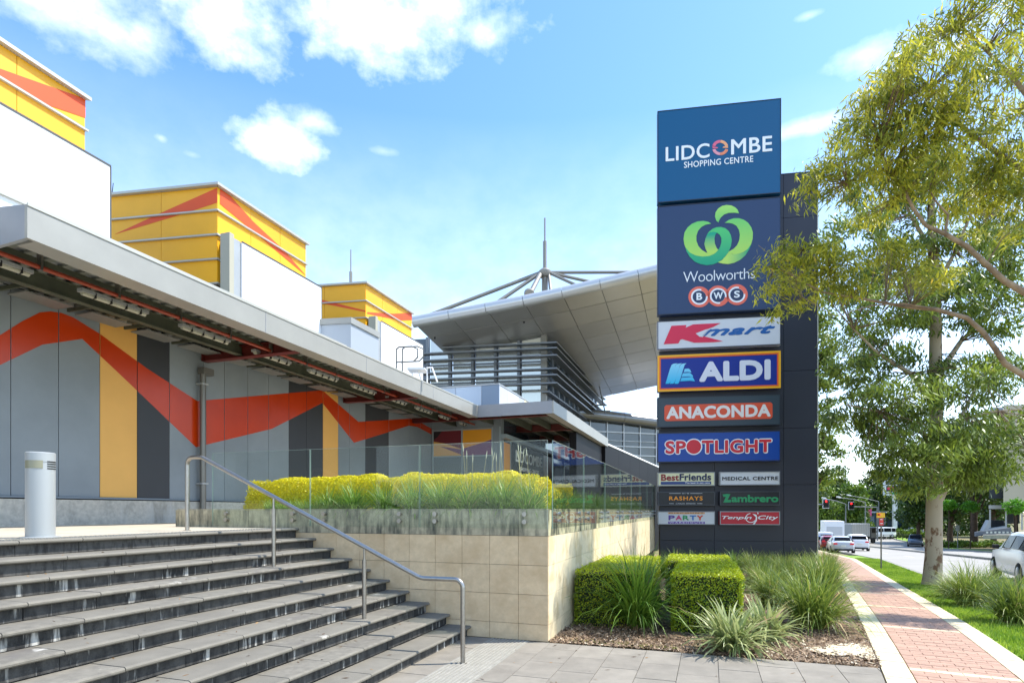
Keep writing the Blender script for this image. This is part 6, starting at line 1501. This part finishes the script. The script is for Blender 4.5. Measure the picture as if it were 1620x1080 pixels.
# ------------------------------------------------------------------ street furniture
def furniture():
    b = gp(1394, 899); Y = b.y; t = thing('bus_stop_sign', 'slim pole with a yellow sign over a red one on the lawn by the road', 'sign', b)
    k = Y / F; MB().tube([b - Vector((0, 0, .1)), Vector((b.x, b.y, zat(812, Y)))], .028, n=8).build('pole', mat('pole_brown_grey', '#6d6a62', .5, .4), t, smooth=True)
    def plate(x0, x1, y0, y1, c, dy, n): return MB().box(at(x0, y1, Y - dy), (k * (x1 - x0), 0, 0), (0, .02, 0), (0, 0, k * (y1 - y0))).build(n, mat(n + '_paint', c, .4), t)
    y_ = plate(1387, 1400, 810.5, 818.5, '#f0b70c', .06, 'yellow_sign'); r_ = plate(1391.3, 1397.6, 819.5, 830.5, '#dc3a32', .06, 'red_sign')
    MB().lathe(at(1390.8, 813.6, Y - .068), [(.001, -.05), (.06, -.02), (.05, .04)], 8).build('sign_symbol', mat('sym_orange', '#d9531e', .4), y_)
    MB().box(at(1392.3, 828, Y - .07), (k * 4.2, 0, 0), (0, .008, 0), (0, 0, k * 1.0)).build('sign_line', white_p, r_); MB().box(at(1392.8, 821.8, Y - .07), (k * 3.2, 0, 0), (0, .008, 0), (0, 0, k * 1.2)).build('sign_line', white_p, r_)
    # traffic lights
    mt = mat('signal_pole', '#7b7f80', .5, .4)
    def signal(label, x, y, Y, px, arm_y):
        g = at_g(px, Y, 0); t = thing('traffic_light', label, 'traffic light', g)
        MB().tube([g, Vector((g.x, g.y, zat(arm_y, Y)))], .11, n=8).build('pole', mt, t, smooth=True); MB().tube([Vector((g.x, g.y, zat(arm_y + 1, Y))), at(x + 2.5, arm_y, Y)], .07, n=8).build('arm', mt, t, smooth=True)
        h = MB().cbox(at(x, y, Y), .75, .35, 1.15).build('signal_head', trim_b, t)
        fr = MB(); c = at(x, y, Y - .19)
        MB().cbox(at(x, y, Y + .02), .95, .05, 1.35).build('backing_board', mat('board_white_edge', '#c9cbcc', .5), t)
        for i, (c_, e) in enumerate((('#ff2222', 3.0), ('#3a2c10', 0), ('#0f3320', 0))):
            q = at(x, y, Y - .18) + Vector((0, 0, .34 - .34 * i)); MB().tube([q, q - Vector((0, .05, 0))], .15, n=12).build('lamp', mat('signal_lamp' + 'rag'[i], c_, .4, emit=e), h)
            MB().tube([q - Vector((0, 0, -.02)), q - Vector((0, .16, -.02))], .165, n=12, cap=False).build('hood', trim_b, h)
    signal('traffic light showing red on an arm, left one beside the pylon', 1306.5, 796.5, 84, 1262, 797)
    signal('traffic light showing red at the end of a long arm, middle of the junction', 1346.5, 799.5, 96, 1388, 801)
    def lamp(label, px, yb, ytop, ex, ey, Y):
        g = at_g(px, Y, 0); t = thing('street_lamp', label, 'street lamp', g); top = Vector((g.x, g.y, zat(ytop, Y)))
        MB().tube([g, top], [.13, .08], n=8).build('pole', mt, t, smooth=True); e = at(ex, ey, Y); MB().tube([top, top.lerp(e, .5) + Vector((0, 0, .12)), e], .06, n=6).build('arm', mt, t, smooth=True)
        d = (e - top).normalized(); MB().tube([e, e + d * .25, e + d * .9], [.06, .17, .10], n=8).build('lamp_head', mat('lamp_head_grey', '#c5c8c8', .4), t, smooth=True)
    lamp('street lamp pole left of the junction with its arm to the left', 1338, 835, 797, 1308, 789, 98)
    lamp('street lamp pole behind the signal arm with a long left arm', 1369, 835, 794, 1331, 787, 104)
    lamp('tallest street lamp pole at the junction, arm reaching left', 1390, 836, 793, 1347, 784, 108)
    lamp('street lamp whose head shows between gum leaves beside the pylon', 1272, 850, 668, 1322, 666.5, 55)
    # second small sign pole on far verge
    g = at_g(1515, 74, 0); t = thing('verge_sign', 'small pale sign on a pole between two ball trees on the far verge', 'sign', g); MB().tube([g, Vector((g.x, g.y, zat(833, 74)))], .05, n=6).build('pole', mt, t); MB().cbox(at(1515, 835, 73.8), .45, .05, .7).build('sign_plate', mat('sign_back', '#8e8f86', .5), t)
    # fuel price sign
    Y = 110; g = at_g(1415.5, Y, 0); t = thing('fuel_price_sign', 'tall white fuel station price sign with dark green panel on a white post', 'sign', g)
    MB().cbox(Vector((g.x, Y, (g.z + zat(782, Y)) / 2)), .72, .4, zat(782, Y) - g.z).build('post', white_p, t)
    bd = MB().box(at(1400, 783, Y - .3), (at(1427, 0, Y).x - at(1400, 0, Y).x, 0, 0), (0, .6, 0), (0, 0, zat(751, Y) - zat(783, Y))).build('board', white_p, t)
    def bx(x0, x1, y0, y1, c, n='board_field', dd=.31): return MB().box(at(x0, y1, Y - dd), (at(x1, 0, Y).x - at(x0, 0, Y).x, 0, 0), (0, .03, 0), (0, 0, zat(y0, Y) - zat(y1, Y))).build(n, mat('fuel_' + c.strip('#'), c, .4), bd)
    bx(1401, 1426, 752, 766.5, '#2c5360'); bx(1402, 1426, 768, 777.3, '#1d2340'); bx(1403.5, 1413.5, 770, 774, '#e0344a', dd=.33); bx(1410, 1426, 778.5, 781.5, '#1c8a4e'); bx(1401.5, 1408, 778.7, 781, '#8a8f86')
    for i, (x, w) in enumerate(((1402.5, 2), (1405, 3), (1408.5, 2.5), (1411.5, 1.5), (1414, 2.5))): bx(x, x + w, 757 + (i % 2), 762, '#c3ccd0', 'board_mark', .33)
    # shops behind
    def block(name, label, cat, x0, x1, y0, y1, Y, D, wall, roofc=None):
        a = at(x0, y1, Y); w = at(x1, 0, Y).x - a.x; zb = gz(a.x, Y) - 1; t = thing(name, label, cat, Vector((a.x + w / 2, Y, zb)))
        wl = MB().box((a.x, Y, zb), (w, 0, 0), (0, D, 0), (0, 0, zat(y0, Y) - zb)).build('wall', wall, t)
        MB().box((a.x - .3, Y - .4, zat(y0, Y) + .003), (w + .6, 0, 0), (0, D + .6, 0), (0, 0, .35)).build('roof', roofc or galv, t); return t, wl
    t, wl = block('shop_building', 'low teal and grey shop building behind the fuel price sign', 'building', 1362, 1441, 811, 834, 125, 10, mat('teal_wall', '#3d5a66', .5), mat('roof_pale', '#b9c0c2', .5))
    for i, (x0, x1, c) in enumerate(((1366, 1374, '#5d6b78'), (1377, 1383, '#7b8894'), (1385, 1392, '#47525c'), (1396, 1402, '#c5c9cb'), (1404, 1411, '#5d6b78'), (1418, 1426, '#2d4f8a'), (1428, 1436, '#3a6f86'))):
        MB().box(at(x0, 830, 124.9), (at(x1, 0, 125).x - at(x0, 0, 125).x, 0, 0), (0, .08, 0), (0, 0, 1.9)).build('shop_window', mat('shopwin' + 'abcdefg'[i], c, .3), wl)
    t, wl = block('awning_building', 'cream fronted building with a pale sloping roof behind the price sign post', 'building', 1404, 1446, 797, 834, 140, 9, mat('cream_wall', '#c9b98e', .7), mat('cream_roof', '#d8cfae', .6))
    for i in range(5): MB().box(at(1407 + i * 8, 803.5, 139.9), (.9, 0, 0), (0, .06, 0), (0, 0, .45)).build('window', win_glass, wl)
    for i, (x, w) in enumerate(((1361.5, 9), (1373, 6))):
        g = at_g(x + w / 2, 120, 0); t = thing('pink_banner', ('wide' if i == 0 else 'narrow') + ' pink banner standing before the teal shop building', 'banner', g)
        MB().box(at(x, 817, 120), (w * 120 / F, 0, 0), (0, .06, 0), (0, 0, 13 * 120 / F)).build('cloth', mat('banner_pink', '#e0568a', .6), t); MB().tube([g, at(x, 804, 120.1)], .05, n=6).build('pole', mt, t)
    # station fence
    t = thing('verge_fence', 'low dark rail fence at the corner before the fuel station', 'fence', at_g(1420, 100, 0))
    for i in range(9):
        g = at_g(1378 + i * 10, 99, 0); MB().cbox(g + Vector((0, 0, .45)), .07, .07, .9).build('post', trim_b, t)
    a, b_ = at_g(1378, 99, 0), at_g(1458, 99, 0)
    for z in (.5, .85): MB().tube([a + Vector((0, 0, z)), b_ + Vector((0, 0, z))], .03, n=5).build('rail', trim_b, t)
    # concrete car park building at the right
    cw = mat('beige_render', '#b3aa94', .8, var=.05, vscale=.2); cg = mat('pale_concrete', '#a8a9a6', .8, var=.08, vscale=.3); dk = mat('mesh_dark', '#4c5158', .6)
    Y = 64; K = Y / F; P = lambda x, y, dy=0: at(x, y, Y + dy)
    t = thing('car_park_building', 'beige concrete car park building with dark screened bays and an outside ramp', 'building', at_g(1600, Y, 0))
    def slab(x0, x1, y0, y1, dy, d, m, n): return MB().box(P(x0, y1, dy), (K * (x1 - x0), 0, 0), (d * .9, d, 0), (0, 0, K * (y1 - y0))).build(n, m, t)
    slab(1587.5, 1760, 640, 804.5, 0, 12, cw, 'wall'); slab(1566, 1587.4, 640, 768, 2.2, 8, cg, 'wall'); slab(1565, 1587.4, 768.5, 788, 2.0, .3, dk, 'bay_screen'); slab(1564, 1590, 798.5, 804.6, 1.2, 8, cg, 'floor_slab')
    for x in (1564.8, 1590.2, 1615.5, 1650): slab(x, x + 2.4, 805, 838, 1.0, .7, cg, 'column')
    slab(1567.3, 1590, 822, 834, 2.3, .2, dk, 'bay_screen'); slab(1592.7, 1615.4, 805, 828, 7, .2, mat('bay_back', '#6f7680', .6), 'bay_back'); slab(1650.5, 1760, 805, 840, 3, 4, cg, 'wall')
    for i in range(10): slab(1567.6 + i * 2.2, 1568.0 + i * 2.2, 822, 834, 2.2, .06, trim_b, 'screen_slat')
    MB().prism([P(1556, 839, .5), P(1591, 839, .5), P(1591, 832, .5), P(1565, 836, .5), P(1565, 822, .5)], (0, .5, 0)).build('ramp_flank', cg, t)
    MB().prism([P(1545, 848, -2), P(1600, 842, -2), P(1600, 834, -2), P(1545, 841, -2)], (0, .3, 0)).build('ramp_wall', mat('ramp_grey', '#5c6168', .6), t)
    slab(1555, 1700, 846, 852, -3, 5, kerb_m, 'ramp')
    for i in range(7): slab(1560 + i * 6.5, 1563 + i * 6.5, 840.5, 843, -3.2, .1, mat('slot_pale', '#c3c4c0', .7), 'kerb_block')
furniture()
def litter():
    g = np.random.default_rng(64); P = []
    for i in range(260):
        r = g.random()
        if r < .45: k = int(g.integers(1, 10)); b = B1 + (k - 1) * TREAD + .04 + g.random() * .26; P.append(W(-g.random() * 6, b, RISE * k + .004))
        elif r < .8: P.append(W(-g.random() * 4, 1.0 - g.random() * 4.2, .006))
        else: s = 5 + g.random() * 14; P.append(ST(s, .6 + g.random() * 1.4, .006))
    P = np.array([list(p) for p in P]); n = len(P); az = g.random(n) * 6.28; L = .012 + g.random(n) * .03; w = .003 + g.random(n) * .005
    u = np.c_[np.cos(az) * L, np.sin(az) * L, g.random(n) * .006]; v = np.c_[-np.sin(az) * w, np.cos(az) * w, g.random(n) * .004]
    place('fallen_leaves', raw_mesh('fallen_leaves', np.stack([P - u, P + v, P + u, P - v], 1).reshape(-1, 3), 4, g.random(n), leafmat('dry_leaf', '#3f2c1c', '#a07c4e', .1, .8)), kind='stuff')
litter()
